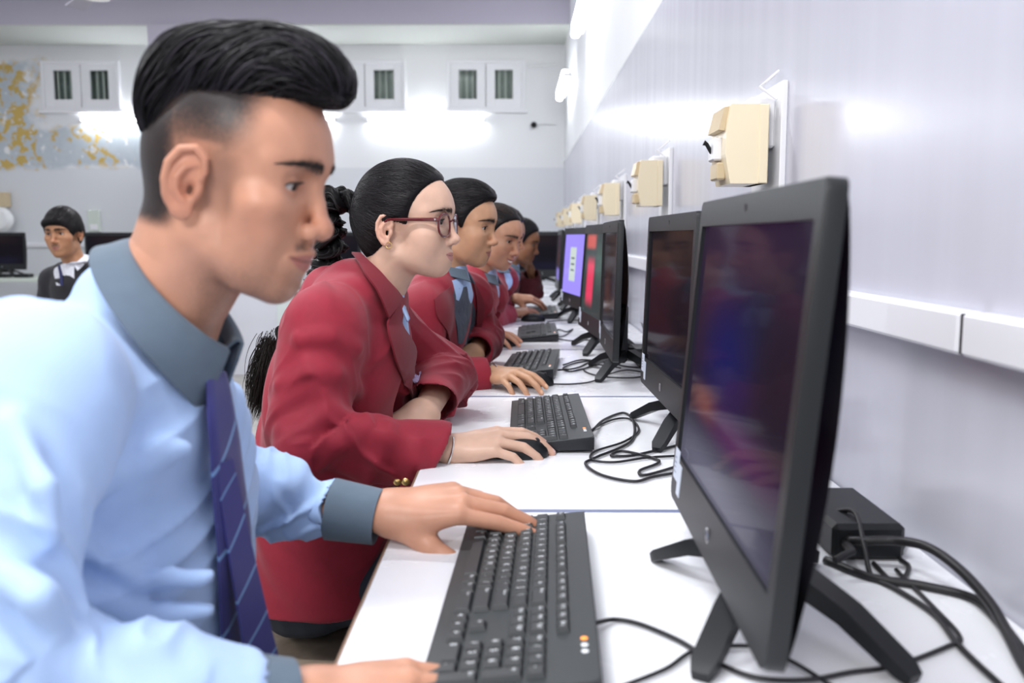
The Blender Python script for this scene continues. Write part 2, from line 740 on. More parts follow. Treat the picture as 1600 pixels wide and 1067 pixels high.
def build_room():
    struct('floor', MB().box((XL - .2, YB - .2, -.1), (WALLX + .2, YFAR + .2, 0)), M['floor'])
    struct('ceiling', MB().box((XL - .2, YB - .2, ZC), (WALLX + .2, YFAR + .2, ZC + .15)), M['ceiling'])
    w = MB().box((WALLX, YB - .2, 0), (WALLX + .2, YFAR + .2, 1.956))
    w.m = 1
    w.box((WALLX, YB - .2, 1.956), (WALLX + .2, YFAR + .2, ZC))
    struct('wall_right', w, [M['dado'], M['white_paint']])
    struct('wall_back', MB().box((XL, YB - .2, 0), (WALLX, YB, ZC)), M['white_paint'])
    struct('wall_left', MB().box((XL - .2, YB - .2, 0), (XL, YFAR + .2, ZC)), M['white_paint'])
    # far wall pierced by its ventilator windows
    wins = [(-5.20, -4.34), (-2.12, -1.225), (-.78, .068)]
    z0, z1 = 2.505, 3.035
    fw = MB()
    xs = [XL] + [q for w_ in wins for q in w_] + [WALLX]
    fw.box((XL, YFAR, 0), (WALLX, YFAR + .2, z0))
    fw.box((XL, YFAR, z1), (WALLX, YFAR + .2, ZC))
    for a, b in zip(xs[0::2], xs[1::2]): fw.box((a, YFAR, z0), (b, YFAR + .2, z1))
    struct('wall_far', fw, M['far_wall'])
    for i, (a, b) in enumerate(wins):
        window(i + 1, a, b, z0, z1, i == 0)
    # beam along the far wall, lavender face and pale soffit, with one pillar under it
    bm = MB().box((XL, 9.1, 3.215), (WALLX, YFAR, ZC))
    struct('trim_1', bm, M['lavender'])
    struct('trim_2', MB().box((XL, 9.1, 3.2), (WALLX, YFAR, 3.215)), mat('pale soffit', (.55, .57, .54), .6))
    struct('trim_3', MB().box((-3.64, 9.05, 0), (-3.2, YFAR, 3.2)), M['lavender'])
    # plastic trunking along the right wall, in lengths with open joints
    t = MB()
    y = -.56
    while y < 9.4:
        t.m = 0
        t.box((WALLX - .03, y + .004, 1.008), (WALLX, y + 1.516, 1.055), .004)
        t.m = 1
        t.box((WALLX - .027, y - .0045, 1.0095), (WALLX, y + .0045, 1.053))
        y += 1.52
    struct('trim_4', t, [M['trunk'], M['dark_gap']])
    struct('trim_5', MB().box((XL + .1, YFAR - .03, 1.02), (WALLX, YFAR, 1.07), .004), M['trunk'])


def window(i, a, b, z0, z1, tilted):
    r = empty(f'window_{i}', ((a + b) / 2, YFAR, z0))
    r['kind'] = 'structure'
    f = MB()
    t = .035
    for lo, hi in (((a, z0), (a + t, z1)), ((b - t, z0), (b, z1)), ((a + t, z0), (b - t, z0 + t)), ((a + t, z1 - t), (b - t, z1))):
        f.box((lo[0], YFAR - .03, lo[1]), (hi[0], YFAR + .12, hi[1]), .004)
    f.build('window_frame', M['white_frame'], r)
    MB().box((a - .03, YFAR - .06, z0 - .03), (b + .03, YFAR + .02, z0), .004).build('window_sill', M['white_frame'], r)
    MB().box((a + .02, YFAR + .10, z0 + .02), (b - .02, YFAR + .11, z1 - .02)).build('window_pane', M['pane_dark' if tilted else 'pane'], r)
    g = MB()
    n = 11
    for k in range(n):
        x = a + t + (b - a - 2 * t) * (k + .5) / n
        g.tube([(x, YFAR + .075, z0), (x, YFAR + .075, z1)], .013, 8)
    g.build('window_bars', M['bars'], r)
    mid = (a + b) / 2
    for s, (p, q) in enumerate(((a + t, mid - .004), (mid + .004, b - t))):
        s_ = MB()
        w_, e = .095, .03
        y0, y1 = YFAR - .012, YFAR + .03
        s_.box((p, y0, z0 + t), (p + w_, y1, z1 - t), .004)
        s_.box((q - w_, y0, z0 + t), (q, y1, z1 - t), .004)
        s_.box((p + w_, y0, z0 + t), (q - w_, y1, z0 + t + w_ * .9), .004)
        s_.box((p + w_, y0, z1 - t - w_ * .7), (q - w_, y1, z1 - t), .004)
        o = s_.build('window_sash', M['white_frame'], r)
        MB().box((p + w_, YFAR + .012, z0 + t + w_), (q - w_, YFAR + .016, z1 - t - w_ * .7)).build('sash_glass', M['clear'], o)


M['clear'] = mat('thin glass', (.9, .95, .93), .05, trans=1.0, ior=1.1)


def tube_light(a, b, normal, label, group='tube lights on the walls', boxed=False):
    """slim batten with a bare glowing tube from a to b, held off the wall along normal"""
    a, b, n = np.array(a, float), np.array(b, float), unit(normal)
    c = (a + b) / 2
    r = empty('tube_light', c, label, 'tube light', group)
    d = unit(b - a)
    up = np.cross(n, d)
    Mx = Matrix((d, n, up)).transposed().to_4x4()
    Mx.translation = Vector(c)
    L = np.linalg.norm(b - a)
    MB().box((-L / 2, -.06, -.02), (L / 2, -.03, .02), .004, Mx).build('batten', M['white_metal'], r)
    for s in (-1, 1):
        MB().box((s * L / 2 - .012, -.05, -.016), (s * L / 2 + .012, .02, .016), .004, Mx).build('tube_holder', M['white_metal'], r)
    MB().tube([a + d * .015, b - d * .015], .0135, 12).build('tube', M['tube'], r, True)
    if boxed: MB().box((-L / 2 + .02, -.028, -.05), (L / 2 - .02, .03, .05), .012, Mx).build('diffuser', M['diffuser'], r, True)
    return r


def build_lights():
    y = YFAR - .06
    tube_light((-1.64, y, 2.405), (-.38, y, 2.405), (0, -1, 0), 'glowing tube light between the middle and right ventilator windows')
    tube_light((-3.3, y, 2.405), (-2.0, y, 2.405), (0, -1, 0), 'glowing tube light behind the dark hair of the man in front')
    tube_light((-4.77, y, 2.405), (-3.5, y, 2.405), (0, -1, 0), 'glowing tube light right of the peeling ochre paint')
    # box-type lamps along the right wall
    tube_light((WALLX - .09, 5.5, 2.62), (WALLX - .09, 6.75, 2.62), (-1, 0, 0), 'bright wall lamp at the top edge of the photo', 'tube lights on the right wall', True)
    tube_light((WALLX - .09, 8.1, 2.55), (WALLX - .09, 9.3, 2.55), (-1, 0, 0), 'bright wall lamp high in the far right corner', 'tube lights on the right wall', True)
    # unseen ceiling lamps for general light, and an added fill behind the camera
    def area(loc, tgt, sx, sy, e, col=(.95, .97, 1)):
        l = bpy.data.lights.new('unseen light', 'AREA')
        l.shape = 'RECTANGLE'
        l.size, l.size_y, l.energy, l.color = sx, sy, e, col
        o = bpy.data.objects.new('unseen_light', l)
        COL.objects.link(o)
        o.location = loc
        o.rotation_euler = (Vector(tgt) - Vector(loc)).to_track_quat('-Z', 'Y').to_euler()
    for (x, yy, e) in LAMPS: area((x, yy, ZC - .06), (x, yy, 0), 1.25, .14, e)
    area((-.75, -1.15, 2.2), (-.15, 1.5, .95), .9, .7, FILL, (1, .98, .97))  # added fill from behind the camera to brighten the faces


LAMPS = [(-.85, .35, 44), (-1.3, 3.2, 44), (-1.3, 6.2, 36), (-4, .8, 26), (-4, 4, 26), (-4, 7, 24)]
FILL = 26
# ================================================================== DESKS AND COMPUTERS
M['black_plastic'] = mat('black plastic', (.010, .011, .013), .42, spec=.35, bump=(400, .1, .0004))
M['grey_plastic'] = mat('charcoal bezel plastic', (.013, .015, .017), .42, spec=.35, bump=(500, .08, .0003))
M['vents'] = mat('ridged black plastic', (.007, .0075, .010), .5, spec=.3, weave=(90, .3))
M['key'] = mat('dark grey keys', (.030, .034, .037), .42)
M['kb_body'] = mat('charcoal keyboard plastic', (.030, .035, .037), .42, bump=(300, .1, .0004))
M['kb_side'] = mat('black keyboard underside', (.012, .013, .018), .4)
M['legend'] = mat('white key print', (.9, .93, .95), .5)
M['orange'] = mat('orange indicator', (.9, .28, .05), .4, emit=(1, .3, .05), estr=.8)
M['cable'] = mat('black cable', (.013, .013, .015), .45)
M['sticker'] = mat('pale sticker', (.62, .68, .78), .5)
M['sticker_ink'] = mat('grey print', (.22, .26, .36), .5)
M['silver'] = mat('silver', (.6, .6, .62), .3, metal=1)
M['cream'] = mat('cream bakelite', (.86, .75, .53), .35, coat=.3)
M['cream2'] = mat('aged cream bakelite', (.62, .50, .32), .4)
M['white_board'] = mat('white board', (.84, .84, .86), .25)
M['paper'] = mat('white paper', (.85, .86, .87), .7)


def screen_mat(name, base, patches=(), glow=1.0, rough=.13):
    """a display: glossy dark panel glowing with a soft picture or painted reflections; patches are (y, z, half y, half z, colour, softness) on the panel"""
    m, nt, b = _nt(name)
    L = nt.links.new
    b.inputs['Base Color'].default_value = (.006, .006, .009, 1)
    b.inputs['Roughness'].default_value = rough
    b.inputs['Specular IOR Level'].default_value = .1
    b.inputs['IOR'].default_value = 1.12
    tc = node(nt, 'ShaderNodeTexCoord')
    sep = node(nt, 'ShaderNodeSeparateXYZ')
    L(tc.outputs['Generated'], sep.inputs[0])
    col = None
    for (y, z, hy, hz, c, soft) in patches:
        fac = None
        for ax, cen, h in ((1, y, hy), (2, z, hz)):
            s = node(nt, 'ShaderNodeMath', operation='SUBTRACT', i_1=cen)
            L(sep.outputs[ax], s.inputs[0])
            a = node(nt, 'ShaderNodeMath', operation='ABSOLUTE')
            L(s.outputs[0], a.inputs[0])
            r = node(nt, 'ShaderNodeMapRange', i_1=h, i_2=h * (1 - soft) - .001, i_3=0.0, i_4=1.0)
            r.interpolation_type = 'SMOOTHSTEP'
            L(a.outputs[0], r.inputs[0])
            if fac is None: fac = r.outputs[0]
            else:
                mm = node(nt, 'ShaderNodeMath', operation='MULTIPLY')
                L(fac, mm.inputs[0]); L(r.outputs[0], mm.inputs[1])
                fac = mm.outputs[0]
        mx = node(nt, 'ShaderNodeMix', data_type='RGBA')
        L(fac, mx.inputs[0])
        if col is None: mx.inputs[6].default_value = (*base, 1)
        else: L(col, mx.inputs[6])
        mx.inputs[7].default_value = (*c, 1)
        col = mx.outputs[2]
    if col is not None: L(col, b.inputs['Emission Color'])
    else: b.inputs['Emission Color'].default_value = (*base, 1)
    b.inputs['Emission Strength'].default_value = glow
    return m


def rrect(w, z0, z1, r, n=5, rb=None):
    """rounded rectangle loop (y, z), counter-clockwise"""
    rb = rb or r
    out = []
    for (cy, cz, a0, rr) in ((w / 2 - r, z1 - r, 0, r), (-w / 2 + r, z1 - r, 90, r), (-w / 2 + rb, z0 + rb, 180, rb), (w / 2 - rb, z0 + rb, 270, rb)):
        for k in range(n + 1):
            a = math.radians(a0 + 90 * k / n)
            out.append((cy + rr * math.cos(a), cz + rr * math.sin(a)))
    return out


def monitor(loc, yaw, tilt, label, scr, sticker=True, group='black all-in-one monitors along the wall', W=.49, H=.362, zb=.066):
    """local axes: +x out of the screen, y across, z up"""
    r = empty('computer_monitor', (0, 0, 0), label, 'monitor', group)
    Rt = Matrix.Translation((0, 0, zb)) @ Matrix.Rotation(-math.radians(tilt), 4, 'Y') @ Matrix.Translation((0, 0, -zb))
    def tv(v): return [tuple(Rt @ Vector(p)) for p in v]
    side, top, chin = .019, .031, .058
    o = rrect(W, zb, zb + H, .010, 5, .016)
    i_ = rrect(W - 2 * side, zb + chin, zb + H - top, .002, 5)
    n = len(o)
    v, f = [], []
    loops = [[(-.006 if k == 0 else 0, y, z) for y, z in o] for k in (0,)]
    rings = [[(-.016, y, z) for y, z in o], [(-.004, y, z) for y, z in o],
             [(0, y * (1 - .006), zb + H / 2 + (z - zb - H / 2) * .994) for y, z in o],
             [(0, y, z) for y, z in i_], [(-.005, y, z) for y, z in i_]]
    for q in rings: v += q
    for k in range(len(rings) - 1):
        for a in range(n):
            b = (a + 1) % n
            f.append((k * n + a, k * n + b, (k + 1) * n + b, (k + 1) * n + a))
    mesh_obj('bezel', tv(v), f, M['grey_plastic'], r, True, sharp=30)
    y1, za, zc = W / 2 - side, zb + chin, zb + H - top
    mesh_obj('screen', tv([(-.0045, -y1, za), (-.0045, y1, za), (-.0045, y1, zc), (-.0045, -y1, zc),
                           (-.007, -y1, za), (-.007, y1, za), (-.007, y1, zc), (-.007, -y1, zc)]),
             [(0, 1, 2, 3), (7, 6, 5, 4), (0, 4, 5, 1), (1, 5, 6, 2), (2, 6, 7, 3), (3, 7, 4, 0)], scr, r)
    # bulging back shell
    v, f = [], []
    nu, nv = 24, 20
    for a in range(nv + 1):
        for b in range(nu + 1):
            u, w_ = 2 * b / nu - 1, a / nv
            y = u * (W / 2 - .004)
            z = zb + .004 + (H - .008) * w_
            bul = math.sin(math.pi * min(1, max(0, w_))) ** .75
            ed = (1 - abs(u) ** 6)
            v.append((-.0155 - .036 * bul * (.46 + .54 * (1 - u * u)), y, z))
    for a in range(nv):
        for b in range(nu):
            k = a * (nu + 1) + b
            f.append((k, k + nu + 1, k + nu + 2, k + 1))
    mesh_obj('back_shell', tv(v), f, M['vents'], r, True, sharp=50)
    # easel stand: hub and four splayed feet
    MB().box((-.062, -.028, .035), (-.03, .028, .20), .008).build('stand_neck', M['black_plastic'], r, True)
    for sx, sy in ((1, 1), (1, -1), (-1, 1), (-1, -1)):
        tip = A(.030 if sx > 0 else -.155, sy * .148, .006)
        hub = A(-.05 - .02 * (sx < 0), sy * .02, .062)
        d = unit(tip - hub)
        lat = unit(np.cross(d, A(0, 0, 1)))
        up = np.cross(lat, d)
        b = MB()
        pts = []
        for t_, wd, th in ((0, .013, .012), (.55, .0125, .009), (.93, .012, .0065), (1.0, .008, .005)):
            c = hub + (tip - hub) * t_
            c[2] += .008 * math.sin(math.pi * t_)
            pts.append([c + lat * wd + up * th, c - lat * wd + up * th, c - lat * wd - up * th, c + lat * wd - up * th])
        vv = [p for q in pts for p in q]
        ff = [(k * 4 + a, k * 4 + (a + 1) % 4, k * 4 + 4 + (a + 1) % 4, k * 4 + 4 + a) for k in range(3) for a in range(4)]
        ff += [(3, 2, 1, 0), (12, 13, 14, 15)]
        mn = min(p[2] for p in vv[12:])
        for k in range(12, 16): vv[k] = vv[k] + A(0, 0, .0005 - mn)
        b.raw(vv, ff)
        b.build('stand_leg', M['black_plastic'], r, True)
    MB().lathe([(.0042, 0), (.0042, .0012)], Rt @ Vector((-.0005, 0, zb + H - top / 2)), (1, 0, -.09), 16).build('webcam', M['kb_side'], r)
    lg = MB()
    c = Rt @ Vector((.0006, 0, zb + chin * .48))
    a = np.linspace(0, 2 * math.pi, 21)[:-1]
    lg.tube([(c.x, c.y + .0075 * math.cos(t), c.z + .0075 * math.sin(t)) for t in a], .0006, 5, close=True)
    lg.tube([(c.x, c.y - .0012, c.z - .004), (c.x, c.y - .0030, c.z + .005)], .0005, 5)
    lg.tube([(c.x, c.y + .0030, c.z - .005), (c.x, c.y + .0012, c.z + .004)], .0005, 5)
    lg.build('logo', M['silver'], r)
    if sticker:
        s = MB()
        ys = -W / 2 + .014     # lower left corner as the user sees it
        e = .0009
        for (ya, yb, z0, z1, mm) in ((ys, ys + .030, zb + .028, zb + .066, 0), (ys + .031, ys + .052, zb + .014, zb + .052, 0)):
            s.m = mm
            s.raw(tv([(e, ya, z0), (e, yb, z0), (e, yb, z1), (e, ya, z1), (0, ya, z0), (0, yb, z0), (0, yb, z1), (0, ya, z1)]),
                  [(0, 1, 2, 3), (0, 4, 5, 1), (1, 5, 6, 2), (2, 6, 7, 3), (3, 7, 4, 0)])
        s.m = 1
        for k in range(4):
            z = zb + .036 + k * .006
            s.raw(tv([(e * 1.3, ys + .004, z), (e * 1.3, ys + .018 - .003 * (k % 2), z), (e * 1.3, ys + .018 - .003 * (k % 2), z + .002), (e * 1.3, ys + .004, z + .002)]), [(0, 1, 2, 3)])
        s.build('sticker', [M['sticker'], M['sticker_ink']], r)
    r.location = loc
    r.rotation_euler = (0, 0, math.radians(180 + yaw))
    return r


# ---------------------------------------------------------------- keyboards
_glyph = {}


def glyph(ch):
    """flat outline of a character as (verts 2-d, faces)"""
    if ch not in _glyph:
        c = bpy.data.curves.new('g', 'FONT')
        c.body = ch
        c.resolution_u = 2
        o = bpy.data.objects.new('g', c)
        COL.objects.link(o)
        bpy.context.view_layer.update()
        me = o.evaluated_get(bpy.context.evaluated_depsgraph_get()).to_mesh()
        _glyph[ch] = ([(v.co.x, v.co.y) for v in me.vertices], [tuple(p.vertices) for p in me.polygons])
        o.to_mesh_clear()
        bpy.data.objects.remove(o)
        bpy.data.curves.remove(c)
    return _glyph[ch]


U = .019


def key_layout():
    """(legend, along from the user's left, across from the front, width, depth) in metres"""
    K = []
    x0 = .010
    rows = [(5.42, ['Esc', None] + ['F1', 'F2', 'F3', 'F4', .5, 'F5', 'F6', 'F7', 'F8', .5, 'F9', 'F10', 'F11', 'F12']),
            (4.1, list('`1234567890-=') + [('Bksp', 2)]),
            (3.1, [('Tab', 1.5)] + list('QWERTYUIOP[]') + [('\\', 1.5)]),
            (2.1, [('Caps', 1.75)] + list('ASDFGHJKL;\'') + [('Enter', 2.25)]),
            (1.1, [('Shift', 2.25)] + list('ZXCVBNM,./') + [('Shift', 2.75)]),
            (.1, [('Ctrl', 1.5), ('Win', 1), ('Alt', 1.25), ('', 6.25), ('Alt', 1.25), ('Fn', 1.25), ('Ctrl', 2.5)])]
    for b, row in rows:
        a = 0
        for q in row:
            if q is None: a += 1; continue
            if isinstance(q, float): a += q; continue
            t, w = q if isinstance(q, tuple) else (q, 1)
            K.append((t, x0 + a * U, b * U, w * U, U * (.8 if b > 5 else 1)))
            a += w
    a0 = 15.35
    for b, row in ((5.42, ('PrS', 'ScL', 'Brk')), (4.1, ('Ins', 'Hm', 'PgU')), (3.1, ('Del', 'End', 'PgD'))):
        for k, t in enumerate(row): K.append((t, x0 + (a0 + k) * U, b * U, U, U * (.8 if b > 5 else 1)))
    K.append(('^', x0 + (a0 + 1) * U, 1.1 * U, U, U))
    for k, t in enumerate('<v>'): K.append((t, x0 + (a0 + k) * U, .1 * U, U, U))
    a1 = 18.7
    for b, row in ((4.1, ('Nm', '/', '*', '-')), (3.1, '789'), (2.1, '456'), (1.1, '123')):
        for k, t in enumerate(row): K.append((t, x0 + (a1 + k) * U, b * U, U, U))
    K += [('+', x0 + (a1 + 3) * U, 2.1 * U, U, 2 * U), ('En', x0 + (a1 + 3) * U, .1 * U, U, 2 * U),
          ('0', x0 + a1 * U, .1 * U, 2 * U, U), ('.', x0 + (a1 + 2) * U, .1 * U, U, U)]
    return K


def keyboard(label, keys=True):
    """local x runs from the user's left end to the right end, y from the front edge to the back, z up"""
    r = empty('keyboard', (0, 0, 0), label, 'keyboard', 'black keyboards on the white desks')
    LK, WK = .452, .153
    za, zb_ = .011, .029
    def zt(y): return za + (zb_ - za) * y / WK
    b = MB()
    b.prism([(0, 0, 0), (0, WK, 0.006), (0, WK, zb_), (0, 0, za)], (LK, 0, 0))
    o = b.build('underside', M['kb_side'], r)
    b = MB()
    e = .0035
    lo = rrect(LK, 0, WK, .008, 4)
    n = len(lo)
    rings = []
    for (ins, dz) in ((0, -.004), (0, -.0012), (.0014, 0.0006)):
        rings.append([(LK / 2 + x * (1 - 2 * ins / LK), WK / 2 + (y - WK / 2) * (1 - 2 * ins / WK), zt(y) + dz) for x, y in lo])
    v = [q for g in rings for q in g]
    f = [(k * n + a, k * n + (a + 1) % n, (k + 1) * n + (a + 1) % n, (k + 1) * n + a) for k in range(2) for a in range(n)]
    f.append(tuple(2 * n + a for a in range(n)))
    mesh_obj('top_case', v, f, M['kb_body'], r, True, sharp=30)
    yo = .0115
    if keys:
        for (t, x, y, w, d) in key_layout():
            g, i0, h = .0011, .0030, .0062
            y += yo
            q = MB()
            x0_, x1_, y0_, y1_ = x + g, x + w - g, y + g, y + d - g
            def zz(yy, k): return zt(yy) + k
            lowr = [(x0_, y0_), (x1_, y0_), (x1_, y1_), (x0_, y1_)]
            t0 = [(x0_ + .0022, y0_ + .0014), (x1_ - .0022, y0_ + .0014), (x1_ - .0022, y1_ - .003), (x0_ + .0022, y1_ - .003)]
            vv = [(a, c, zz(c, .0004)) for a, c in lowr] + [(a, c, zz(c, h * .85)) for a, c in
                                                             [(p[0] * .8 + s[0] * .2, p[1] * .8 + s[1] * .2) for p, s in zip(t0, lowr)]] + [(a, c, zz(c, h)) for a, c in t0]
            q.raw(vv, [(k * 4 + a, k * 4 + (a + 1) % 4, k * 4 + 4 + (a + 1) % 4, k * 4 + 4 + a) for k in (0, 1) for a in range(4)] + [(8, 9, 10, 11)])
            if t:
                q.m = 1
                sz = .0088 if len(t) == 1 else (.0056 if len(t) < 4 else .0046)
                cx, cy = t0[0][0] + .0012, t0[2][1] - sz * .95
                for ch in t:
                    gv, gf = glyph(ch)
                    if gv:
                        q.raw([(cx + a * sz, cy + c * sz, zz(cy + c * sz, h + .00025)) for a, c in gv], gf)
                        cx += max(a for a, _ in gv) * sz + .0005
            q.build('key', [M['key'], M['legend']], r, True, 30)
    else:
        q = MB()
        for (t, x, y, w, d) in key_layout():
            y += yo
            v0 = [(x + .001, y + .001), (x + w - .001, y + .001), (x + w - .001, y + d - .001), (x + .001, y + d - .001)]
            q.raw([(a, c, zt(c)) for a, c in v0] + [(a + (.002 if k in (0, 3) else -.002), c, zt(c) + .006) for k, (a, c) in enumerate(v0)],
                  [(0, 1, 5, 4), (1, 2, 6, 5), (2, 3, 7, 6), (3, 0, 4, 7), (4, 5, 6, 7)])
        q.build('keypad', M['key'], r)
    for k, x in enumerate((.372, .385, .397)):
        MB().lathe([(.0032, 0), (.0032, .0012), (.0025, .0016)], (x, .1405, zt(.1405)), n=16).build(
            'indicator_lamp', M['orange'] if k == 0 else M['legend'], r, True)
    return r


def place_kb(o, nearL, farL, z=.7505):
    """user's left front corner is the far end of the row (farL), right front corner the near end"""
    a, b = np.array(farL, float), np.array(nearL, float)
    d = b - a
    o.location = (a[0], a[1], z)
    o.rotation_euler = (0, 0, math.atan2(d[1], d[0]))


def mouse(loc, ang, label):
    r = empty('computer_mouse', (0, 0, 0), label, 'mouse', 'black mice under the hands')
    S = Sculpt()
    S.u(ell((0, 0, .006), (.056, .031, .031)), .01)
    S.i(half((0, 0, .0), (0, 0, -1)), .004)
    S.s(path([(.012, 0, .036), (.06, 0, .014)], .0016), .001)
    S.s(path([(-.004, -.04, .03), (-.004, .04, .03)], .0008), .0008)
    V, Q = S.mesh((-.06, -.036, -.004), (.062, .036, .042), .0016, 1)
    mesh_obj('shell', V, Q, M['black_plastic'], r, True)
    MB().lathe([(.007, -.0035), (.008, 0), (.007, .0035)], (.034, 0, .0265), (0, 1, 0), 18).build('scroll_wheel', M['kb_side'], r, True)
    r.location = loc
    r.rotation_euler = (0, 0, ang)
    return r


def cable(pts, rad, label, z=.75, group=None, name='cable'):
    """pts are (x, y, z) world points"""
    c = spline(pts, 7)
    v, f = tube_mesh(c, rad, 8)
    o = mesh_obj(name, v, f, M['cable'], None, True)
    return tag(o, label, 'cable', group)


def desk(y0, y1, label):
    r = empty('desk', (.17, (y0 + y1) / 2, 0), label, 'desk', 'white desks in the row along the wall')
    x0, x1 = -.165, WALLX - .003
    b = MB()
    b.box((x0, y0 + .004, .722), (x1, y1 - .0087, .75), .002)
    b.build('desktop', M['laminate'], r)
    MB().box((x0 - .003, y0 + .004, .720), (x0 + .0005, y1 - .004, .7488), .001).build('front_edging', M['edge_brown'], r)
    MB().box((x0, y1 - .0085, .72), (x1, y1 + .0035, .7506), .001).build('end_edging', M['edge_blue'], r)
    MB().box((x1 - .06, y0 + .06, .3), (x1 - .04, y1 - .06, .718)).build('back_panel', M['laminate'], r)
    for x in (x0 + .09, x1 - .10):
        for y in (y0 + .06, y1 - .06):
            MB().box((x - .015, y - .015, 0), (x + .015, y + .015, .722), .002).build('leg', M['steel_leg'], r)
    MB().box((x0 + .075, y0 + .05, .69), (x1 - .085, y0 + .07, .722)).build('cross_rail', M['steel_leg'], r)
    MB().box((x0 + .075, y1 - .07, .69), (x1 - .085, y1 - .05, .722)).build('cross_rail', M['steel_leg'], r)
    return r


DESK_Y = [.322, 1.235, 2.148, 3.061, 3.974, 4.887, 5.8, 6.713]


def build_desks():
    who = ['in the foreground, under the biggest keyboard', 'of the girl with red glasses', 'of the second maroon blazer', 'of the smiling girl',
           'beyond the smiling girl', 'with a white paper on it', 'at the far end of the row']
    for k in range(len(DESK_Y) - 1):
        desk(DESK_Y[k], DESK_Y[k + 1], 'white laminate desk ' + who[k])


def build_screens():
    dark = (.004, .004, .010)
    s1 = screen_mat('dark violet painted reflection', (.010, .006, .016), [  # soft reflections of people and desk, painted as emission
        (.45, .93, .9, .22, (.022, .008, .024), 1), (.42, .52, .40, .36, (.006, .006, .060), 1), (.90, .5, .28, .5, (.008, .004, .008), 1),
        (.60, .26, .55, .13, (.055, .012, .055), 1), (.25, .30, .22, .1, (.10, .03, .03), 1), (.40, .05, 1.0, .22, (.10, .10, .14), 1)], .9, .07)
    s2 = screen_mat('near black picture', (.008, .006, .008), [(.6, .12, .5, .2, (.012, .012, .03), 1), (.5, .9, .6, .3, (.02, .012, .012), 1)], .45, .07)
    s3 = screen_mat('dim brown picture', (.015, .012, .014), [(.4, .4, .3, .4, (.04, .016, .012), 1), (.5, .06, .6, .16, (.03, .03, .04), 1), (.85, .5, .2, .6, (.03, .03, .036), 1)], .9, .08)
    s4 = screen_mat('red and green picture', (.02, .03, .03), [(.35, .4, .22, .35, (.45, .03, .07), .5), (.3, .9, .3, .12, (.35, .06, .05), .6), (.75, .6, .25, .4, (.03, .06, .05), .8)], 1.2)
    s5 = screen_mat('violet desktop', (.20, .15, .55), [(.5, .5, 1, 1, (.20, .16, .56), .1), (.45, .5, .16, .30, (.33, .38, .36), .1),
                                                         (.45, .5, .10, .02, (.1, .12, .12), .3), (.45, .6, .10, .02, (.1, .12, .12), .3), (.45, .4, .10, .02, (.1, .12, .12), .3)], 1.25)
    s6 = screen_mat('violet strip picture', (.03, .02, .03), [(.5, .1, 1, .2, (.16, .13, .4), .5), (.4, .5, .4, .3, (.05, .02, .015), 1)], 1.0)
    global SCREENS
    SCREENS = (s1, s2, s3, s4, s5, s6)
    z = .75
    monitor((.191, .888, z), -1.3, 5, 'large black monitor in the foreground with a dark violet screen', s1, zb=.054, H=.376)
    monitor((.275, 1.725, z), 1.0, 2, 'black monitor half hidden behind the foreground monitor', s2)
    monitor((.243, 2.50, z), -1.0, 1.5, 'black monitor with its ridged side turned to us, facing the second blazer', s3)
    monitor((.235, 3.03, z), 4, 4, 'black monitor showing a red and green picture', s4)
    monitor((.236, 4.14, z), 8, 4, 'black monitor showing a violet desktop with a grey window', s5)
    monitor((.255, 4.85, z), 0, 3, 'black monitor just beyond the violet screen', s2, False)
    monitor((.235, 5.55, z), 0, 3, 'black monitor with a dim brown and violet screen', s6, False)


def build_keyboards():
    k1 = keyboard('large black keyboard in the foreground under the hands of the man')
    place_kb(k1, (-.0845, .690), (-.0665, 1.142))
    k2 = copy_tree(k1)
    k2['label'] = 'black keyboard beside the mouse of the girl with glasses'
    place_kb(k2, (-.017, 1.572), (-.015, 2.024))
    k3 = copy_tree(k1)
    k3['label'] = 'black keyboard behind the bangled hand on the third desk'
    place_kb(k3, (-.058, 2.41), (-.020, 2.86))
    k4 = keyboard('black keyboard beside the mouse of the smiling girl', False)
    place_kb(k4, (-.005, 3.28), (.0, 3.73))
    k5 = copy_tree(k4)
    k5['label'] = 'farthest black keyboard, next to a sheet of white paper'
    place_kb(k5, (.035, 4.2), (.04, 4.65))


